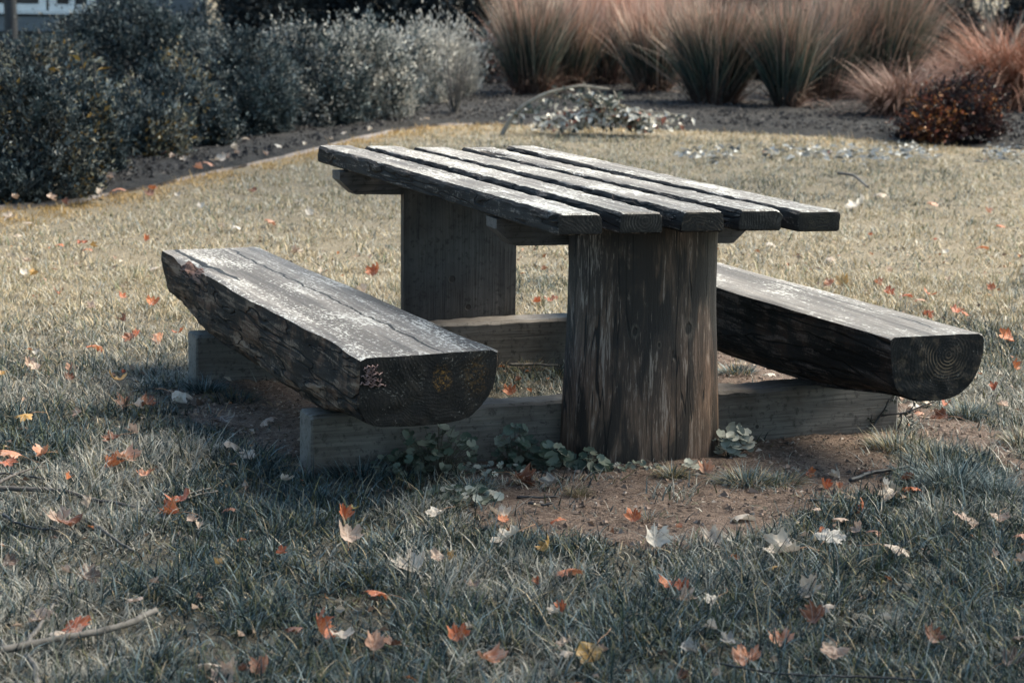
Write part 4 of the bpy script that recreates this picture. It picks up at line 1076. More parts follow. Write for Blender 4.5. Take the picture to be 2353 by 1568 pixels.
sapling(215, 398, 108, "slender sapling with long pale leaves rising before the dark shrubs", [(0.24, 0.235, 0.19), (0.19, 0.19, 0.15), (0.19, 0.12, 0.03), (0.14, 0.15, 0.13)], 61)

# ------------------------------------------------------------------ ornamental grasses
def clump(name, label, u, v, n, L, W, rad, spread, root_c, mid_c, tip_c, seed, bend=(-0.15, 0.75), hang=0, group="tall ornamental grass clumps", dead=0.12, squash=1.0):
    r = np.random.RandomState(700 + seed); p = np.array(base_at(u, v)); p[1] += rad * .5
    root = thing(name, label, "ornamental grass", tuple(p), 0, group)
    def part(nm, k, Lr, colr, colm, colt, th, bd, wd):
        a = r.uniform(0, 2 * PI, k); q = np.sqrt(r.rand(k)) * rad
        base = np.stack([q * np.cos(a) * squash, q * np.sin(a), np.full(k, -.02)], 1)
        hd = a + r.normal(0, 1.3, k)
        t0 = np.abs(r.normal(th[0], th[1], k)) * (0.4 + q / rad)
        sub = r.randint(0, 7, k); sa = r.uniform(0, 6.28, 7); ss_ = r.uniform(.0, .16, 7); hd = np.where(r.rand(k) < .35, sa[sub], hd); t0 = t0 + ss_[sub]
        v_ = r.uniform(.4, 1.5, (k, 1))
        def pick(c): return np.array(c)[r.choice(len(c), k)] * v_
        vv, pp, cc = blades(base, r.uniform(Lr[0], Lr[1], k), r.uniform(.7, 1.3, k) * wd, hd, t0, r.uniform(*bd, k), 7, pick(colr), pick(colm), pick(colt), roll=r.normal(0, .8, k))
        obj(nm, np_mesh(nm, vv, pp, cc, [M_REED]), root)
    part("foliage", int(n * .62), (L * .62, L), root_c, mid_c, tip_c, (spread * .42, spread * .42), bend, W * 1.35)
    part("dead_leaves", int(n * dead), (L * .2, L * .5), [(0.11, 0.055, 0.042), (0.17, 0.10, 0.075), (0.24, 0.18, 0.145)], [(0.13, 0.065, 0.05), (0.20, 0.14, 0.11)], [(0.20, 0.13, 0.10), (0.28, 0.22, 0.18)], (spread * 1.1, .3), (.6, 1.9), W * 1.4)
RB = [(0.11, 0.048, 0.040), (0.060, 0.045, 0.042), (0.14, 0.09, 0.075)]
GB = [(0.028, 0.066, 0.056), (0.060, 0.100, 0.074), (0.018, 0.044, 0.045), (0.040, 0.075, 0.066), (0.10, 0.12, 0.085), (0.30, 0.22, 0.165)]
PK = [(0.60, 0.31, 0.23), (0.70, 0.46, 0.36), (0.46, 0.23, 0.17), (0.80, 0.62, 0.51)]
GN = [(0.13, 0.135, 0.11), (0.22, 0.19, 0.155), (0.30, 0.23, 0.185)]
clump("grass_clump", "upright dark grass clump with rusty red base at the row's pale end", 1222, 228, 2600, 1.20, .010, .16, .17, RB, GB, PK + GN, 1)
clump("grass_clump", "palest pink plumed grass clump behind the heap of cut leaves", 1395, 205, 2800, 1.18, .010, .20, .22, RB, GB + PK[:1], PK, 2)
clump("grass_clump", "wide fan-shaped grass clump with reddish dead leaves at its foot", 1640, 252, 3400, 1.20, .010, .17, .34, RB, GB, PK + GN, 3, dead=.16)
clump("grass_clump", "narrow blue-green grass clump with a bare pale foot", 1808, 258, 2400, 1.15, .010, .09, .30, [(0.12, 0.09, 0.075), (0.07, 0.06, 0.055)], GB + [(0.055, 0.080, 0.080)], GN + PK[:2], 4, dead=.08)
clump("grass_clump", "tallest broad grass clump leaning over dark shade by the arching tan grass", 2010, 235, 3800, 1.40, .011, .26, .28, RB, GB + [(0.045, 0.05, 0.045)], GN + PK[:2], 5)
clump("grass_clump", "grass clump crowding between the palest pink one and the fan-shaped one", 1500, 226, 2000, 1.10, .010, .13, .28, RB, GB, PK, 21)
clump("grass_clump", "grass clump squeezed between the first dark clump and the palest pink one", 1308, 214, 1800, 1.10, .010, .12, .26, RB, GB, PK, 22)
clump("grass_clump", "grass clump filling the dark gap beside the narrow blue-green one", 1900, 238, 2200, 1.15, .010, .14, .30, RB, GB, PK + GN, 23)
clump("grass_clump", "background grass clump with pale plumes between the pink and fan-shaped clumps", 1510, 200, 2000, 1.35, .009, .18, .4, RB, GB, PK, 6)
clump("grass_clump", "background grass clump filling the gap behind the narrow one", 1750, 190, 2400, 1.45, .009, .2, .45, RB, GB, PK, 7)
clump("grass_clump", "background grass clump with tan plumes behind the tallest one", 2120, 185, 2000, 1.5, .009, .22, .4, RB, GB, PK + GN, 8)
TAN = [(0.20, 0.12, 0.09), (0.25, 0.165, 0.13), (0.16, 0.09, 0.07)]
clump("arching_grass", "arching tan grass mound leaning over the bare mulch", 2075, 282, 2800, .80, .007, .17, .60, [(0.09, 0.055, 0.045)], TAN, [(0.28, 0.19, 0.155), (0.24, 0.13, 0.10)], 9, bend=(.9, 2.0), group="arching tan grasses", squash=1.2)
clump("arching_grass", "large rusty arching grass cascading behind the purple-brown shrub", 2335, 262, 4200, 1.30, .007, .24, .5, [(0.12, 0.055, 0.04)], [(0.30, 0.12, 0.075), (0.24, 0.13, 0.09)], [(0.44, 0.27, 0.20), (0.36, 0.17, 0.11), (0.46, 0.36, 0.30)], 10, bend=(.9, 2.2), group="arching tan grasses", squash=1.2)
clump("arching_grass", "small rusty arching grass in the gap behind the tan mound", 2190, 225, 1500, .75, .006, .15, .5, [(0.09, 0.055, 0.045)], TAN, [(0.26, 0.16, 0.125)], 11, bend=(.8, 1.8), group="arching tan grasses")

# strap-leaved plants in the far corner
def straps(u, v, n, L, W, label, cols, seed):
    r = np.random.RandomState(seed); p = np.array(base_at(u, v)); m = n
    a = r.uniform(0, 6.28, m); hd = a
    base = np.stack([.08 * np.cos(a), .08 * np.sin(a), np.full(m, -.02)], 1)
    c = np.array(cols)[r.choice(len(cols), m)] * r.uniform(.7, 1.3, (m, 1))
    vv, pp, cc = blades(base, r.uniform(.6, 1, m) * L, np.full(m, W) * r.uniform(.7, 1.2, m), hd, r.uniform(.1, .7, m), r.uniform(.2, 1.6, m), 9, c, c, c * 1.2, roll=r.normal(0, .5, m), taper=2.5)
    tag(obj("strap_leaved_plant", np_mesh("strap_leaved_plant", vv, pp, cc, [M_FOL]), None, tuple(p)), label, "plant", "strap-leaved plants behind the grasses")
ST = [(0.030, 0.038, 0.042), (0.05, 0.062, 0.066), (0.11, 0.125, 0.125), (0.24, 0.235, 0.22)]
straps(2290, 190, 70, 1.3, .055, "strap-leaved plant with grey blades above the rusty arching grass", ST, 1)
straps(2215, 172, 46, 1.2, .05, "strap-leaved plant with one broken orange blade beside the tallest grass clump", ST + [(0.28, 0.09, 0.045)], 2)
straps(2370, 165, 46, 1.4, .06, "strap-leaved plant at the very corner of the view", ST, 3)
straps(1960, 130, 50, 1.5, .05, "pale strap-leaved plant glimpsed through the plumes of the tallest clump", [(0.30, 0.29, 0.27), (0.22, 0.22, 0.21), (0.05, 0.05, 0.055)], 4)

# bare twiggy shrub on the mulch
p = np.array(base_at(1045, 272)); root = thing("bare_shrub", "small leafless pale twiggy shrub alone on the mulch", "shrub", tuple(p)); g = Geo()
for k in range(26):
    a = RS.uniform(0, 6.28); sp = RS.uniform(.05, .26); h_ = RS.uniform(.25, .55)
    path = smoothpath([(0, 0, -.03), (sp * .3 * math.cos(a), sp * .3 * math.sin(a), h_ * .3), (sp * math.cos(a), sp * math.sin(a), h_)], 9); g.add(*tube(path, np.linspace(.007, .0022, 9), 5, k, .2))
    for q in range(2):
        b = path[RS.randint(3, 7)]; g.add(*tube(smoothpath([b, b + [RS.normal(0, .05), RS.normal(0, .05), .07], b + [RS.normal(0, .09), RS.normal(0, .09), .16]], 6), np.linspace(.003, .0015, 6), 4))
obj("twig", g.mesh("twig", [M_PALETWIG]), root)

# heap of cut, half-dry shrub branches on the lawn edge
p = np.array(base_at(1370, 312)); root = thing("cut_branches", "low heap of cut leafy branches with whitish leaf undersides on the lawn edge", "cut branches", tuple(p)); g = Geo(); LP = []
def rp(u, v): return AT(u, v, p[1]) - p
arch = smoothpath([rp(1152, 312), rp(1170, 275), rp(1205, 240), rp(1260, 212), rp(1330, 196), rp(1400, 205)] , 26); g.add(*tube(arch, np.linspace(.020, .009, 26), 6, 1, .25))
LP += [(q, 0) for q in np.repeat(arch[4:], 4, 0)]
for k in range(26):
    a = rp(1400 + RS.uniform(-60, 40), 262) + [0, RS.uniform(-.15, .15), 0]; b = rp(RS.uniform(1190, 1590), RS.uniform(262, 312)) + [0, RS.uniform(-.25, .25), 0]
    hh = .05 + .10 * RS.rand(); path = smoothpath([a, (a + b) / 2 + [0, 0, hh * .6], b], 12); path[:, 2] = np.maximum(path[:, 2], .02); g.add(*tube(path, np.linspace(.010, .004, 12), 5, k, .2))
    LP += [(q, 1) for q in np.repeat(path[2:], 4, 0)]
for k in range(5):                                # upright shoots
    a = rp(1400, 262); b = rp(RS.uniform(1340, 1470), RS.uniform(190, 232)) + [0, RS.uniform(-.1, .1), 0]
    path = smoothpath([a, (a + b) / 2 + [RS.normal(0, .05), 0, 0], b], 10); g.add(*tube(path, np.linspace(.009, .004, 10), 5, k, .2)); LP += [(q, 2) for q in np.repeat(path[2:], 4, 0)]
obj("branch", g.mesh("branch", [M_ARCH]), root)
pos = np.array([q for q, _ in LP]); kind_ = np.array([k for _, k in LP]); m = len(pos)
WH = np.array([(0.62, 0.60, 0.55), (0.45, 0.44, 0.40), (0.055, 0.070, 0.066), (0.10, 0.11, 0.09), (0.26, 0.10, 0.065), (0.20, 0.17, 0.11)])
pr = {0: [.06, .12, .5, .25, .02, .05], 1: [.38, .22, .16, .08, .09, .07], 2: [.10, .18, .30, .25, .07, .10]}
ck = np.array([RS.choice(6, p=pr[k]) for k in kind_])
v, p_, c = leafcards(pos + RS.normal(0, .025, (m, 3)), RS.normal(0, 1, (m, 3)) + [0, 0, -.1], RS.normal(0, .55, (m, 3)) + [.3, -.7, .8], RS.uniform(.05, .09, m), RS.uniform(.026, .045, m), WH[ck] * RS.uniform(.75, 1.25, (m, 1)))
v[:, 2] = np.maximum(v[:, 2] * np.where(v[:, 2] > .16, .8, 1.0), 0.004)
obj("foliage", np_mesh("foliage", v, p_, c, [M_FOL]), root)

# drift of small pale leaf litter on the far lawn
m = 300; u = np.concatenate([RS.uniform(1560, 1700, 60), RS.uniform(1750, 2160, m - 110), RS.uniform(2250, 2352, 50)]); vv = 358 + RS.normal(0, 10, m) - (u - 1950) * .00
P_ = np.array([G(a, b, .02) for a, b in zip(u, vv)]); 
P_[:, 2] = RS.uniform(.025, .06, m)
v, p_, c = leafcards(P_, RS.normal(0, 1, (m, 3)) * [1, 1, .2], RS.normal(0, .4, (m, 3)) + [0, 0, 1], RS.uniform(.04, .08, m), RS.uniform(.025, .05, m), np.array([(0.40, 0.40, 0.385), (0.30, 0.30, 0.29), (0.07, 0.08, 0.085)])[RS.choice(3, m, p=[.45, .3, .25])] * RS.uniform(.8, 1.2, (m, 1)))
tag(obj("leaf_litter", np_mesh("leaf_litter", v, p_, c, [M_FOL])), kind="stuff")
# ------------------------------------------------------------------ house beyond the shrubs
HY = 31.0
hp = AT(-200, 60, HY); hp[2] = 0
house = thing("house", "pale house with white framed windows half hidden behind the tall dark shrubs", "house", (hp[0], HY, 0))
M_SIDING = mat_plain("grey_siding", (0.13, 0.14, 0.15), 0.6, 3, 0.3)
M_WHITE = mat_plain("white_paint", (0.80, 0.78, 0.74), 0.5, 6, 0.2)
M_GLASS = mat_plain("dark_glass", (0.035, 0.040, 0.046), 0.15, 3, 0.3)
M_BRICK = mat_plain("pinkish_render", (0.30, 0.22, 0.20), 0.8, 8, 0.4)
def hx(u): return AT(u, 60, HY)[0] - hp[0]
def hz(v): return AT(300, v, HY)[2]
def box(g, x0, x1, y0, y1, z0, z1):
    V = np.array([[x, y, z] for x in (x0, x1) for y in (y0, y1) for z in (z0, z1)], float)
    g.add(V, [np.array([[0, 1, 3, 2], [4, 6, 7, 5], [0, 4, 5, 1], [2, 3, 7, 6], [0, 2, 6, 4], [1, 5, 7, 3]])])
def boxes(name, lst, mat, parent):
    g = Geo()
    for b in lst: box(g, *b)
    return obj(name, g.mesh(name, [mat]), parent)
boxes("wall", [(hx(-300), hx(470), 0.0, .25, -.3, 3.0)], M_SIDING, house)
boxes("wall", [(hx(470), hx(760), 2.0, 2.2, -.3, 3.0)], mat_plain("shaded_wall", (0.10, 0.105, 0.11), 0.7, 3, 0.3), house)  # set-back wall's shade is put into a darker siding grey
boxes("plinth", [(hx(-300), hx(142), -.16, 0, hz(74), hz(40))], mat_plain("plinth_board", (0.17, 0.18, 0.185), 0.6, 6, 0.2), house)
for (u0, u1) in ((-120, 100), (128, 210)):
    w = boxes("window", [(hx(u0), hx(u1), -.045, 0, hz(12), hz(-260))], M_GLASS, house)
    boxes("frame", [(hx(u0) - .06, hx(u1) + .06, -.12, -.0, hz(32), hz(12)), (hx(u0) - .06, hx(u0) + .03, -.12, 0, hz(12), hz(-260)), (hx(u1) - .03, hx(u1) + .06, -.12, 0, hz(12), hz(-260)), (hx((u0 + u1) / 2) - .035, hx((u0 + u1) / 2) + .035, -.1, 0, hz(12), hz(-260))], M_WHITE, w)
boxes("sill", [(hx(-160), hx(190), -.2, -.12, hz(34), hz(26))], M_WHITE, house)
for (u0, u1, y0, mt) in ((556, 582, 0.6, M_WHITE), (652, 672, 0.8, M_WHITE), (712, 730, 0.3, M_BRICK), (735, 756, 1.2, M_WHITE), (520, 534, 1.4, M_WHITE)):
    boxes("porch_post", [(hx(u0), hx(u1), y0, y0 + .14, -.2, 2.9)], mt, house)
boxes("roof", [(hx(-320), hx(790), -.5, 2.6, 3.0, 3.2)], M_SIDING, house)
# dark trunk before the house
p = np.array(base_at(25, 128)); tr_ = thing("tree", "slim dark tree trunk standing before the white window frame", "tree", tuple(p))
g = Geo(); g.add(*tube(smoothpath([(0, 0, -.1), (.01, 0, .6), (-.02, .02, 1.4), (.03, 0, 2.6), (.0, .0, 3.6)], 20), np.linspace(.085, .06, 20), 12, 4, .12)); obj("trunk", g.mesh("trunk", [M_DARKTWIG], True), tr_)
g = Geo(); m = 5000; r = np.random.RandomState(9); cpos = r.normal(0, 1, (60, 3)) * [1.1, 1.1, .8] + [0, 0, 4.4]; ci = r.randint(0, 60, m)
v, p_, c = leafcards(cpos[ci] + r.normal(0, .22, (m, 3)), r.normal(0, 1, (m, 3)), r.normal(0, .6, (m, 3)) + [0, 0, 1], r.uniform(.07, .13, m), r.uniform(.05, .09, m), np.array([(0.20, 0.09, 0.03), (0.12, 0.09, 0.03), (0.06, 0.07, 0.04)])[r.choice(3, m)])
obj("crown", np_mesh("crown", v, p_, c, [M_FOL]), tr_)
g = Geo()
for k in range(9): g.add(*tube(smoothpath([(0, 0, 3.3), (cpos[k] * .5 + np.array([0, 0, 1.9])), cpos[k]], 8), np.linspace(.04, .01, 8), 6))
obj("limb", g.mesh("limb", [M_DARKTWIG], True), tr_)

# ------------------------------------------------------------------ fallen sticks and branches
def stick(lines, label, mat, z=0.028, sink=0.0, seed=0, name="stick", cat="stick"):
    P0 = G(*lines[0][0][0], z); g = Geo()
    for (pts, px0, px1) in lines:
        w = np.array([G(u, v, z) for u, v in pts]); n = max(10, 4 * len(pts))
        path = smoothpath(w, n); D = np.linalg.norm(path.mean(0) - [0, 0, HC])
        path[:, 2] = hgt(path[:, 0], path[:, 1]) + z - sink * np.linspace(0, 1, n) + .004 * (fbm(np.arange(n) * .6, np.zeros(n), seed=seed) - .5)
        path[1:-1, :2] += RS.normal(0, .0016, (n - 2, 2))
        g.add(*tube(path - P0, np.linspace(px0, px1, n) / 2 / F * D, 8, seed + 2, .22))
    o = obj(name, g.mesh(name, [mat], True), None, tuple(P0)); tag(o, label, cat, "fallen sticks"); return o
stick([([(-40, 1121), (50, 1119), (131, 1120), (170, 1128), (205, 1137), (262, 1143), (310, 1152), (362, 1163)], 14, 6)], "long dark gently curved branch lying beside the cream leaf in the turf", M_TWIG, .034, .012, 1, "branch", "branch")
stick([([(-30, 1122), (10, 1101), (44, 1083), (75, 1074), (106, 1067)], 10, 4)], "short grey stick rising towards the orange and pale leaf at the picture edge", M_TWIG, .036, 0, 2)
stick([([(-20, 1088), (13, 1086), (60, 1091), (106, 1099)], 6, 4)], "thin dark twig crossing the short grey stick", M_DARKTWIG, .026, 0, 3)
stick([([(195, 1193), (215, 1198), (262, 1230), (285, 1245), (306, 1254)], 9, 5)], "weathered grey stick half sunk in the turf beside the rust and beige leaf", M_PALETWIG, .026, .006, 4)
stick([([(8, 1180), (30, 1193), (57, 1203), (100, 1211), (135, 1212)], 8, 4)], "dark crooked twig pointing at the rust and beige leaf", M_DARKTWIG, .026, 0, 5)
stick([([(-60, 1508), (0, 1494), (60, 1483), (131, 1470), (210, 1455), (280, 1441), (330, 1418), (358, 1402)], 19, 14), ([(10, 1492), (4, 1475), (-20, 1455)], 11, 9), ([(60, 1485), (84, 1448), (112, 1408), (122, 1385)], 12, 6)], "thick pale forked branch at the bottom picture corner", M_PALETWIG, .032, 0, 6, "branch", "branch")
stick([([(62, 1505), (78, 1530), (86, 1560), (86, 1600)], 13, 14)], "stubby pale branch piece pointing out of the bottom of the picture", M_PALETWIG, .03, 0, 7)
stick([([(372, 1170), (395, 1152), (420, 1133), (450, 1124), (484, 1115)], 8, 5)], "straight pale stick leaning past the bright orange ragged leaf", M_PALETWIG, .036, 0, 8)
stick([([(430, 1140), (455, 1130), (500, 1122)], 5, 4)], "slender pale stick alongside the straight one", M_PALETWIG, .034, 0, 9)
stick([([(1952, 1107), (1985, 1094), (2011, 1086), (2060, 1079), (2118, 1068)], 10, 8), ([(2040, 1082), (2043, 1073)], 5, 3)], "dark knobbly stick on the soil under the ringed bench", M_DARKTWIG, .018, 0, 10)
stick([([(1860, 1152), (1930, 1154), (1980, 1153), (2010, 1147), (2040, 1138)], 6, 4)], "thin dark stick at the rim of the soil below the orange leaf", M_DARKTWIG, .016, 0, 11)
stick([([(1640, 1524), (1675, 1534), (1760, 1545), (1850, 1552), (1981, 1554), (2070, 1558), (2150, 1567)], 6, 5)], "long thin dark whip of a twig along the bottom of the picture", M_DARKTWIG, .036, 0, 12)
stick([([(1187, 1138), (1240, 1140), (1284, 1137)], 6, 4)], "thin twig flat on the soil beside the brown tuft, farther from the camera", M_DARKTWIG, .012, 0, 13)
stick([([(1213, 1153), (1245, 1156), (1268, 1153)], 7, 6)], "short thick twig flat on the soil beside the brown tuft, closer to the camera", M_DARKTWIG, .012, 0, 14)
stick([([(1700, 806), (1735, 818), (1790, 832)], 6, 4)], "pale twig under the table beside the ringed bench", M_PALETWIG, .02, 0, 15)
stick([([(1170, 838), (1215, 836), (1285, 841)], 7, 5)], "grey twig lying between the sill beams under the tabletop", M_PALETWIG, .025, 0, 16)
stick([([(397, 925), (402, 912), (407, 900)], 5, 4)], "short grey twig beside the cream leaf at the edge of the dark soil", M_PALETWIG, .03, 0, 17)
stick([([(1925, 398), (1960, 402), (1995, 430)], 7, 5)], "pale bleached twig lying alone on the far lawn", M_PALETWIG, .05, 0, 18)

# ------------------------------------------------------------------ fallen maple leaves
HALF = [(0, 1.0), (.05, .88), (.12, .86), (.13, .76), (.20, .66), (.27, .74), (.31, .72), (.37, .82), (.52, .82), (.48, .70), (.56, .62), (.50, .55), (.45, .47), (.52, .40), (.66, .30), (.55, .24), (.48, .15), (.30, .12), (.14, .02), (0, .06)]
OUTL = np.array(HALF + [(-x, y) for x, y in HALF[-2:0:-1]])
def leaf_mesh(kind, seed):
    r = np.random.RandomState(seed)
    o = OUTL.copy(); o += r.normal(0, .022, o.shape); o[:, 0] *= r.uniform(.85, 1.1)
    # subdivide the outline once for jagged margins
    mid = (o + np.roll(o, -1, 0)) / 2 + r.normal(0, .018, o.shape); o = np.stack([o, mid], 1).reshape(-1, 2)
    cen = np.array([0, .40]); k = len(o); rings = [1, .78, .52, .26]
    P = np.concatenate([cen + (o - cen) * f_ for f_ in rings] + [cen[None]])
    polys = []
    for q in range(3):
        a = np.arange(k) + q * k; b = np.roll(a, -1); polys.append(np.stack([a, b, b + k, a + k], 1))
    a = np.arange(k) + 3 * k; tri = np.stack([a, np.roll(a, -1), np.full(k, 4 * k)], 1)
    x, y = P[:, 0], P[:, 1] - .40
    rad = np.hypot(x, y)
    z = 0.06 * np.cos(5 * np.arctan2(x, y) + r.uniform(0, 6)) * rad + .05 * (fbm(x * 4 + seed, y * 4, seed=seed) - .5)
    V = np.stack([x, y, z], 1)
    def bend_y(V, c):
        if abs(c) < 1e-3: return V
        R_ = 1 / c; t_ = V[:, 1] * c; return np.stack([V[:, 0], (R_ - V[:, 2]) * np.sin(t_), R_ - (R_ - V[:, 2]) * np.cos(t_)], 1)
    def bend_x(V, c):
        W_ = bend_y(V[:, [1, 0, 2]], c); return W_[:, [1, 0, 2]]
    if kind == 'flat': V = bend_x(bend_y(V, r.uniform(-.9, .9)), r.uniform(-1.2, 1.2))
    elif kind == 'cup': V = bend_x(V, r.uniform(1.0, 1.7)); V[:, 2] += .5 * rad ** 2
    elif kind == 'dome': V = bend_x(bend_y(V, -r.uniform(.8, 1.3)), -r.uniform(1.0, 1.7))
    elif kind == 'curl': V = bend_y(bend_x(V, r.uniform(2.2, 3.2)), r.uniform(-.6, .6))
    elif kind == 'fold':
        f_ = r.uniform(.9, 1.25); ax = np.abs(V[:, 0]); V = np.stack([np.sign(V[:, 0]) * ax * math.cos(f_), V[:, 1], V[:, 2] + ax * math.sin(f_)], 1); V = bend_y(V, r.uniform(.2, 1.0))
    elif kind == 'crumple':
        V = bend_y(bend_x(V, r.uniform(1.4, 2.4)), r.uniform(.8, 1.6)); V[:, 2] += .22 * (fbm(V[:, 0] * 3.5 + seed, V[:, 1] * 3.5, seed=seed + 1) - .5)
    lp = np.stack([P[:, 0], P[:, 1], np.zeros(len(P))], 1)
    V = V * [1, 1, 1]; V -= V.mean(0)
    me = np_mesh("maple_leaf", V, polys + [tri], None, [None], smooth=True, vec=lp)
    root_ = V[int(np.argmin(np.hypot(lp[:k, 0], lp[:k, 1] - .06)))]
    return me, root_
KINDS = {'flat': 6, 'cup': 5, 'dome': 5, 'curl': 5, 'fold': 5, 'crumple': 5}
LM = {k: [leaf_mesh(k, 1000 + 31 * i + 7 * j) for j in range(n)] for i, (k, n) in enumerate(KINDS.items())}
LC = {'orange': mat_leaf("orange_leaf", (0.46, 0.155, 0.06), (0.36, 0.085, 0.03), (0.44, 0.28, 0.19)),
      'red': mat_leaf("red_leaf", (0.38, 0.11, 0.05), (0.27, 0.065, 0.032), (0.42, 0.26, 0.19)),
      'rust': mat_leaf("rust_leaf", (0.19, 0.070, 0.035), (0.11, 0.045, 0.028), (0.36, 0.24, 0.18)),
      'yellow': mat_leaf("yellow_leaf", (0.40, 0.23, 0.06), (0.42, 0.28, 0.13), (0.28, 0.13, 0.045)),
      'beige': mat_leaf("beige_leaf", (0.46, 0.345, 0.275), (0.38, 0.26, 0.20), (0.28, 0.15, 0.09)),
      'pink': mat_leaf("pinkish_leaf", (0.46, 0.26, 0.18), (0.42, 0.165, 0.085), (0.50, 0.38, 0.31)),
      'cream': mat_leaf("cream_leaf", (0.50, 0.43, 0.36), (0.42, 0.33, 0.26), (0.40, 0.27, 0.19)),
      'white': mat_leaf("white_leaf", (0.54, 0.50, 0.45), (0.46, 0.40, 0.34), (0.44, 0.34, 0.26)),
      'brown': mat_leaf("brown_leaf", (0.15, 0.10, 0.078), (0.085, 0.060, 0.050), (0.24, 0.18, 0.145)),
      'grey': mat_leaf("grey_leaf", (0.26, 0.25, 0.235), (0.19, 0.18, 0.17), (0.33, 0.30, 0.27)),
      'olive': mat_leaf("olive_leaf", (0.20, 0.175, 0.06), (0.15, 0.13, 0.05), (0.26, 0.20, 0.11))}
WORDC = {'orange': 'orange', 'red': 'red', 'rust': 'rusty', 'yellow': 'yellow', 'beige': 'beige', 'pink': 'pinkish', 'cream': 'cream', 'white': 'white', 'brown': 'brown', 'grey': 'grey', 'olive': 'olive'}
WORDK = {'flat': 'flat', 'cup': 'cupped', 'dome': 'humped', 'curl': 'rolled-up', 'fold': 'folded', 'crumple': 'crumpled'}
# u, v, width in px of the 2352 px picture, colour, shape, standing upright?
T_ = """52 956 44 yellow dome|18 1040 62 pink dome|20 1062 44 red flat|94 1037 46 pink fold|254 1007 42 rust cup|262 1062 46 orange fold|292 1050 54 pink cup|337 1085 34 pink crumple|160 1094 26 orange fold|660 1098 30 cream crumple
411 1144 50 red cup|385 1171 56 orange fold|442 1192 26 beige crumple|457 1203 26 cream fold|525 1170 30 rust dome|538 1024 48 cream dome|568 1042 56 cream flat|420 908 50 cream dome|414 918 34 white fold|516 963 44 brown crumple
617 965 44 beige dome|289 921 52 rust fold|318 930 34 cream fold|341 926 44 rust crumple|302 987 34 beige fold|203 1153 34 cream fold u|128 1185 52 beige cup|160 1199 52 rust crumple|647 1267 26 red cup|503 1289 30 yellow fold
791 1179 46 orange fold u|813 1166 28 olive cup|800 1227 50 beige cup u|210 1328 42 brown cup|150 1306 26 beige fold|206 1310 34 beige crumple|306 1380 66 beige flat|175 1433 78 orange flat|172 1448 60 pink flat|100 1408 56 brown dome
90 1418 40 beige crumple|127 1453 38 cream dome|861 1361 62 orange dome|739 1442 66 orange cup u|673 1444 46 rust dome|787 1459 48 cream cup|862 1474 50 pink curl u|900 1477 40 rust cup|477 1527 50 cream dome|529 1534 48 beige fold
599 1529 46 pink cup u|507 1551 62 beige curl|354 1334 24 beige fold|26 1289 34 brown crumple|560 1534 30 rust fold|1207 1098 62 rust fold|1262 1108 44 grey curl|1147 1177 44 cream cup|1155 1190 34 orange flat|1280 1194 36 orange dome
1457 1186 36 orange cup u|1505 1235 58 white cup u|1560 1207 18 pink fold|1001 1179 44 white curl|1160 1235 66 white curl|1254 1252 36 yellow cup u|1305 1312 62 pink dome|1234 1333 24 orange fold u|934 1293 74 cream cup|1003 1278 34 beige crumple
1031 1275 30 yellow fold u|1084 1340 36 brown crumple|1286 1394 34 orange fold u|1271 1404 32 cream cup|1537 1342 44 orange cup|1570 1348 42 red fold u|1580 1372 44 beige cup|1048 1456 46 orange cup u|1076 1438 24 cream fold|1129 1511 60 pink cup
1294 1477 36 beige curl|1308 1500 40 cream dome|1354 1503 62 yellow crumple|1385 1490 28 beige fold|1582 1484 38 grey cup|1571 1552 34 rust crumple|1517 1306 18 cream fold|1620 1077 46 pink fold u|1990 1081 36 rust dome|1863 1087 22 orange cup
1895 1114 36 orange fold u|1928 1116 22 pink fold u|2044 1120 46 grey cup|2040 1136 46 cream curl|2092 1122 46 orange dome|2086 1098 34 rust fold|1979 1166 34 orange cup u|1701 1188 58 white dome|1631 1232 56 cream curl|1930 1192 38 beige dome
1793 1258 84 cream curl|1909 1230 76 white flat|1890 1218 22 orange fold|1965 1214 30 beige cup|2003 1219 26 rust dome|2062 1260 66 cream dome|1777 1302 24 yellow dome|1863 1354 62 cream cup|1876 1413 52 rust cup u|1900 1394 44 cream dome
1638 1380 48 white fold|1788 1464 52 pink cup|1718 1507 64 pink crumple|1915 1500 52 beige crumple|1903 1482 34 cream curl|2140 1459 50 rust cup u|2282 1271 26 beige fold u|2344 1230 32 pink dome|2342 1284 32 beige cup|2208 1186 56 beige flat
2239 1206 34 beige fold|2300 1190 42 beige crumple|2033 1418 28 white fold|1631 1437 34 white fold|1670 1470 38 grey cup|1587 1490 30 grey fold|2341 1464 36 brown dome|2331 1512 54 brown crumple|1645 1547 30 beige fold|2173 926 28 red fold
2125 921 28 cream dome|2112 948 22 pink dome|2156 956 40 rust curl|2100 930 30 white dome|2075 912 24 beige fold|2300 928 28 beige crumple|2020 1226 20 pink fold|1950 1143 26 cream curl|1878 1170 24 beige flat|1915 1090 30 cream curl"""
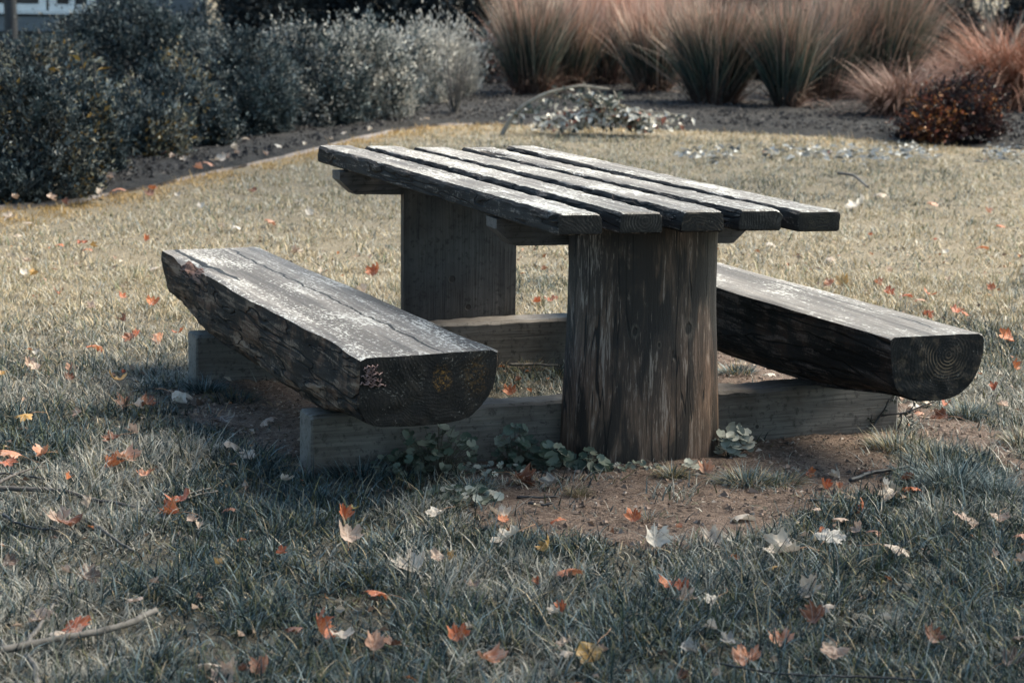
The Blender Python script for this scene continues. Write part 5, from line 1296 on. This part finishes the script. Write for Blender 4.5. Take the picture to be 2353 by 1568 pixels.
FAR = """335 547 20 orange fold u|355 616 26 cream dome|351 693 26 orange cup u|678 575 28 beige fold|858 622 32 orange cup u|739 621 18 cream fold|828 663 34 cream fold|848 590 16 beige fold|365 780 34 pink fold u|408 762 24 orange cup
312 768 26 red fold u|296 776 30 rust crumple|1171 898 32 orange cup u|1250 616 16 rust fold|64 512 24 cream dome|41 540 20 cream dome|138 562 18 orange dome|183 556 16 red fold|197 556 14 red cup|216 563 20 yellow fold
200 573 20 orange dome|541 521 28 white dome|508 519 20 cream fold|408 447 14 white cup u|463 472 16 white cup u|61 599 22 beige curl|51 625 20 white cup u|76 627 24 yellow fold|135 670 28 orange fold|279 679 20 orange cup u
208 704 22 beige cup|280 732 30 rust fold|222 797 38 orange dome|20 498 28 cream curl|267 437 34 pink dome|340 443 24 rust crumple|352 432 22 orange crumple|68 836 34 beige fold u|80 842 26 beige cup|162 845 26 pink fold u
158 866 24 rust cup u|270 868 38 yellow cup|284 853 14 red fold|3 856 20 yellow cup|175 949 24 beige curl|84 809 18 white cup u|1936 647 34 yellow cup u|1907 650 22 pink cup u|2016 647 26 pink fold|2044 672 28 red cup
2083 678 30 red dome|2112 689 28 pink dome|2135 674 26 orange cup|2276 660 20 red cup u|2199 712 30 red cup|2216 719 24 orange dome|2131 722 30 red fold|2311 774 42 orange curl|2331 840 28 orange cup u|2149 548 12 red dome
2171 577 16 white cup|2256 568 26 orange dome|2299 519 22 orange dome|1909 594 26 cream dome|1770 561 22 white dome|1999 538 12 orange fold|2284 888 26 red fold u|1966 471 46 white curl|2141 467 26 pink dome|2272 484 22 pink fold
1756 350 14 orange fold|1765 356 12 yellow fold|2021 447 28 cream dome|1904 350 14 orange dome|2265 368 14 orange fold|685 463 22 white cup|710 487 22 white cup u|620 508 30 pink dome|580 437 18 rust crumple|690 575 18 cream dome|1690 545 20 white dome
1235 690 24 orange fold|1262 687 22 red cup|1700 833 30 cream curl|1720 822 20 rust fold|1765 860 30 white dome|1190 870 18 rust fold|1275 686 18 pink fold|2043 620 22 beige fold|2178 640 18 beige fold"""
BEDL = """70 437 26 pink dome|120 455 26 beige curl|150 464 22 rust fold|35 452 22 beige fold|230 442 26 cream fold|480 376 26 pink dome|500 366 34 cream curl|455 383 24 pink fold|520 360 20 beige fold|375 352 20 orange dome|395 358 18 beige fold|420 365 18 cream cup|540 338 22 white fold|545 350 16 beige fold
565 318 16 cream dome|640 335 20 white dome|420 330 18 beige fold|355 345 16 cream fold|700 330 14 white fold|760 318 12 cream fold|790 305 14 white dome|250 405 22 beige fold|205 420 18 grey curl|610 352 16 beige fold|850 296 14 white fold|980 272 14 cream dome|950 300 14 white fold"""
LEAVES = []
for far, T in ((0, T_), (1, FAR), (2, BEDL)):
    for tok in T.replace("\n", "|").split("|"):
        q = tok.split(); LEAVES.append((float(q[0]), float(q[1]), float(q[2]), q[3], q[4], len(q) > 5, far))
M_STEM = mat_plain("leaf_stem", (0.30, 0.17, 0.10), 0.6, 30, 0.3)
LR = np.random.RandomState(77)
MARKS = [("the thick post", 1455, 1060, 0), ("the split bench's near end", 980, 960, 0), ("the ringed bench's cut end", 2170, 900, 0), ("the split bench's far end", 400, 700, 0), ("the far sill beam's end", 440, 860, 0),
         ("the near sill's bare end", 700, 1065, 0), ("the thick forked branch", 200, 1460, 0), ("the long curved branch", 170, 1128, 0), ("the straight pale stick", 430, 1135, 0), ("the thin dark whip of twig", 1900, 1553, 0),
         ("the dark knobbly stick", 2030, 1085, 0), ("the biggest grass tuft", 2195, 1130, 0), ("the brown tuft", 1328, 1140, 0), ("the clover-like weed", 1045, 1150, 0), ("the half-sunk grey stick", 260, 1228, 0),
         ("the far post", 1060, 735, 0), ("the purple-brown shrub", 2190, 335, 0), ("the corner shrub", 60, 470, 0), ("the heap of cut branches", 1400, 310, 0), ("the pale path edge", 500, 395, 0),
         ("the wide arching tuft", 1730, 1120, 0), ("the long drift of litter", 1950, 360, 0), ("the stubby branch piece", 80, 1545, 0), ("the ringed bench", 2080, 690, 0), ("the tabletop corner", 1930, 535, 0), ("the crooked dark twig", 60, 1203, 0)]
MP = np.array([G(u, v)[:2] for _, u, v, _ in MARKS])
recs = []
for (u, v, px, colr, kind_, up, far) in LEAVES:
    zc = {0: .037, 1: .034, 2: .075}[far]
    P = G(u, v, zc)
    if far == 0 and float(soil_sd(np.array([P[0]]), np.array([P[1]]))[0]) > 0.0: P = G(u, v, .020)
    D = np.linalg.norm(P - [0, 0, HC]); s = px / F * D
    j = LR.randint(KINDS[kind_]); me, rt = LM[kind_][j]
    co_ = np.array([vv.co[:] for vv in me.vertices]) if not hasattr(me, "_w") else None
    span = {'flat': 1.15, 'cup': .85, 'dome': .85, 'curl': .80, 'fold': .80, 'crumple': .75}[kind_]
    sc = s / span * (0.88 if far else 0.90)
    rz = LR.uniform(0, 2 * PI); tx, ty = LR.normal(0, .22), LR.normal(0, .22)
    if kind_ in ('curl',): rz = PI / 2 + LR.normal(0, .5) if LR.rand() < .8 else rz
    if up:
        R = Matrix.Rotation(LR.normal(0, .45), 3, 'Z') @ Matrix.Rotation(LR.uniform(.65, 1.05), 3, 'X') @ Matrix.Rotation(LR.normal(0, .5), 3, 'Y'); lift = .30 * sc
    else:
        R = Matrix.Rotation(tx + (.25 if kind_ != 'dome' else -.1), 3, 'X') @ Matrix.Rotation(ty, 3, 'Y') @ Matrix.Rotation(rz, 3, 'Z'); lift = 0.06 * sc
    o = bpy.data.objects.new("maple_leaf", me); COL.objects.link(o)
    o.location = (P[0], P[1], P[2] + lift * (.4 if far else .35)); o.rotation_euler = R.to_euler(); o.scale = (sc, sc, sc)
    o.material_slots[0].link = 'OBJECT'; o.material_slots[0].material = LC[colr]
    tag(o, None, "leaf", "fallen maple leaves" if far < 2 else "dead leaves on the mulch")
    if far == 0 and px >= 40 and LR.rand() < .8:
        L_ = .75; a_ = rt; stp = np.array([a_, a_ + [LR.normal(0, .06), -.28, -.02 + LR.normal(0, .04)], a_ + [LR.normal(0, .18), -.62, -.10 + LR.normal(0, .05)], a_ + [LR.normal(0, .22), -.9, -.16]])
        gs = Geo(); gs.add(*tube(smoothpath(stp, 8), np.linspace(.020, .014, 8), 5)); so_ = obj("leaf_stem", gs.mesh("leaf_stem", [M_STEM], True), o)
    d = np.hypot(MP[:, 0] - P[0], MP[:, 1] - P[1]); od = np.argsort(d)
    recs.append(dict(o=o, P=P, px=px, s=s, c=WORDC[colr], k='upright' if up and kind_ != 'curl' else WORDK[kind_], far=far, od=od, d=d, u=u))
# labels: look first, then what it lies beside; fall back on order by distance only when needed
def sizew(r): return "tiny " if r['s'] < .028 else ("big " if r['s'] > .062 else "")
def near(r, q=0): return ("right by " if False else ("close to " if r['d'][r['od'][q]] < .35 else "nearest to ")) + MARKS[r['od'][q]][0]
used = {}
def art(r): return f"{sizew(r)}{r['c']} {r['k']} leaf"
forms = [lambda r: f"{art(r)} {'lying on the mulch' if r['far'] == 2 else 'in the grass'} beside {MARKS[r['od'][0]][0]}",
         lambda r: f"{art(r)} between {MARKS[r['od'][0]][0]} and {MARKS[r['od'][1]][0]}"]
from collections import defaultdict
left = list(recs)
for fm in forms:
    by = defaultdict(list)
    for r in left: by[fm(r)].append(r)
    left = []
    for t_, rs in by.items():
        if len(rs) == 1 and t_ not in used and len(t_.split()) <= 15: rs[0]['o']["label"] = t_; used[t_] = 1
        else: left += rs
by = defaultdict(list)
for r in left: by[(art(r), r['od'][0])].append(r)
ORD = ["closest to", "second closest to", "third closest to", "fourth closest to", "fifth closest to", "sixth closest to"]
for (a_, m_), rs in by.items():
    # rank among all leaves of that look near that mark
    rs.sort(key=lambda r: r['d'][m_])
    for q, r in enumerate(rs): r['o']["label"] = f"{a_}, the {ORD[min(q, 5)]} {MARKS[m_][0]}"

# ------------------------------------------------------------------ unseen maples added so their crowns shade the near turf, wood faces and shrubs
def maple(x, y, crown, n, label, seed):
    r = np.random.RandomState(seed); root = thing("added_shade_maple", label, "tree", (x, y, 0.0), 0, "maples shading the lawn")
    c0 = np.array(crown[:3]) - [x, y, 0]; rad = np.array(crown[3:])
    g = Geo(); g.add(*tube(smoothpath([(0, 0, -.2), (.03, .02, 1.2), (c0[0] * .15, c0[1] * .15, 2.6), (c0[0] * .5, c0[1] * .5, c0[2] * .8), tuple(c0)], 24), np.linspace(.19, .05, 24), 14, seed, .15)); obj("trunk", g.mesh("trunk", [M_TWIG], True), root)
    d = r.normal(0, 1, (110, 3)); d /= np.linalg.norm(d, axis=1)[:, None]; cl = c0 + d * rad * (r.rand(110) ** .45)[:, None]
    g = Geo()
    for k in range(26):
        a = np.array([c0[0] * .3, c0[1] * .3, c0[2] * r.uniform(.5, .85)]); g.add(*tube(smoothpath([a, (a + cl[k]) / 2 + [0, 0, .2], cl[k]], 9), np.linspace(.05, .012, 9), 6, k, .1))
    obj("limb", g.mesh("limb", [M_TWIG], True), root)
    ci = r.randint(0, 110, n); v, p_, c = leafcards(cl[ci] + r.normal(0, .30, (n, 3)), r.normal(0, 1, (n, 3)), r.normal(0, .6, (n, 3)) + [0, 0, 1], r.uniform(.11, .19, n), r.uniform(.10, .16, n), np.array([(0.30, 0.12, 0.04), (0.22, 0.13, 0.04), (0.12, 0.11, 0.045), (0.07, 0.09, 0.04)])[r.choice(4, n)])
    obj("crown", np_mesh("crown", v, p_, c, [M_FOL]), root)
maple(5.6, 7.2, (4.5, 6.1, 6.0, 2.8, 1.5, 1.3), 7000, "maple standing out of view beside the near lawn, shading the foreground turf", 3)
maple(-3.6, -0.6, (-1.6, 0.6, 4.9, 4.0, 2.9, 1.5), 15000, "maple standing out of view behind the photographer, overhanging the near lawn", 4)
maple(5.6, 17.0, (3.6, 16.5, 6.6, 2.0, 2.6, 1.4), 4200, "maple standing out of view beyond the far lawn, shading the dark shrubs", 5)
maple(4.2, -1.6, (3.2, -0.2, 4.6, 3.4, 2.6, 1.5), 12000, "maple standing out of view behind the photographer's other shoulder", 6)
# broken bits of leaf sunk among the blades
m = 1700; x, y = scatter(m, 4.4, 11.5); ok = ~in_foot(x, y, .01) & (fbm(x * 2.2, y * 2.2, seed=91, oct=3) > .45); x, y = x[ok], y[ok]; m = len(x)
cols = np.array([(0.30, 0.21, 0.15), (0.16, 0.10, 0.07), (0.34, 0.14, 0.06), (0.42, 0.35, 0.28), (0.09, 0.065, 0.05)])[RS.choice(5, m, p=[.3, .25, .15, .15, .15])] * RS.uniform(.7, 1.2, (m, 1))
v, p_, c = leafcards(np.stack([x, y, hgt(x, y) + RS.uniform(.008, .032, m)], 1), RS.normal(0, 1, (m, 3)) * [1, 1, .35], RS.normal(0, .5, (m, 3)) + [0, 0, 1], RS.uniform(.012, .034, m), RS.uniform(.010, .022, m), cols)
tag(obj("leaf_fragments", np_mesh("leaf_fragments", v, p_, c, [M_FOL])), kind="stuff")
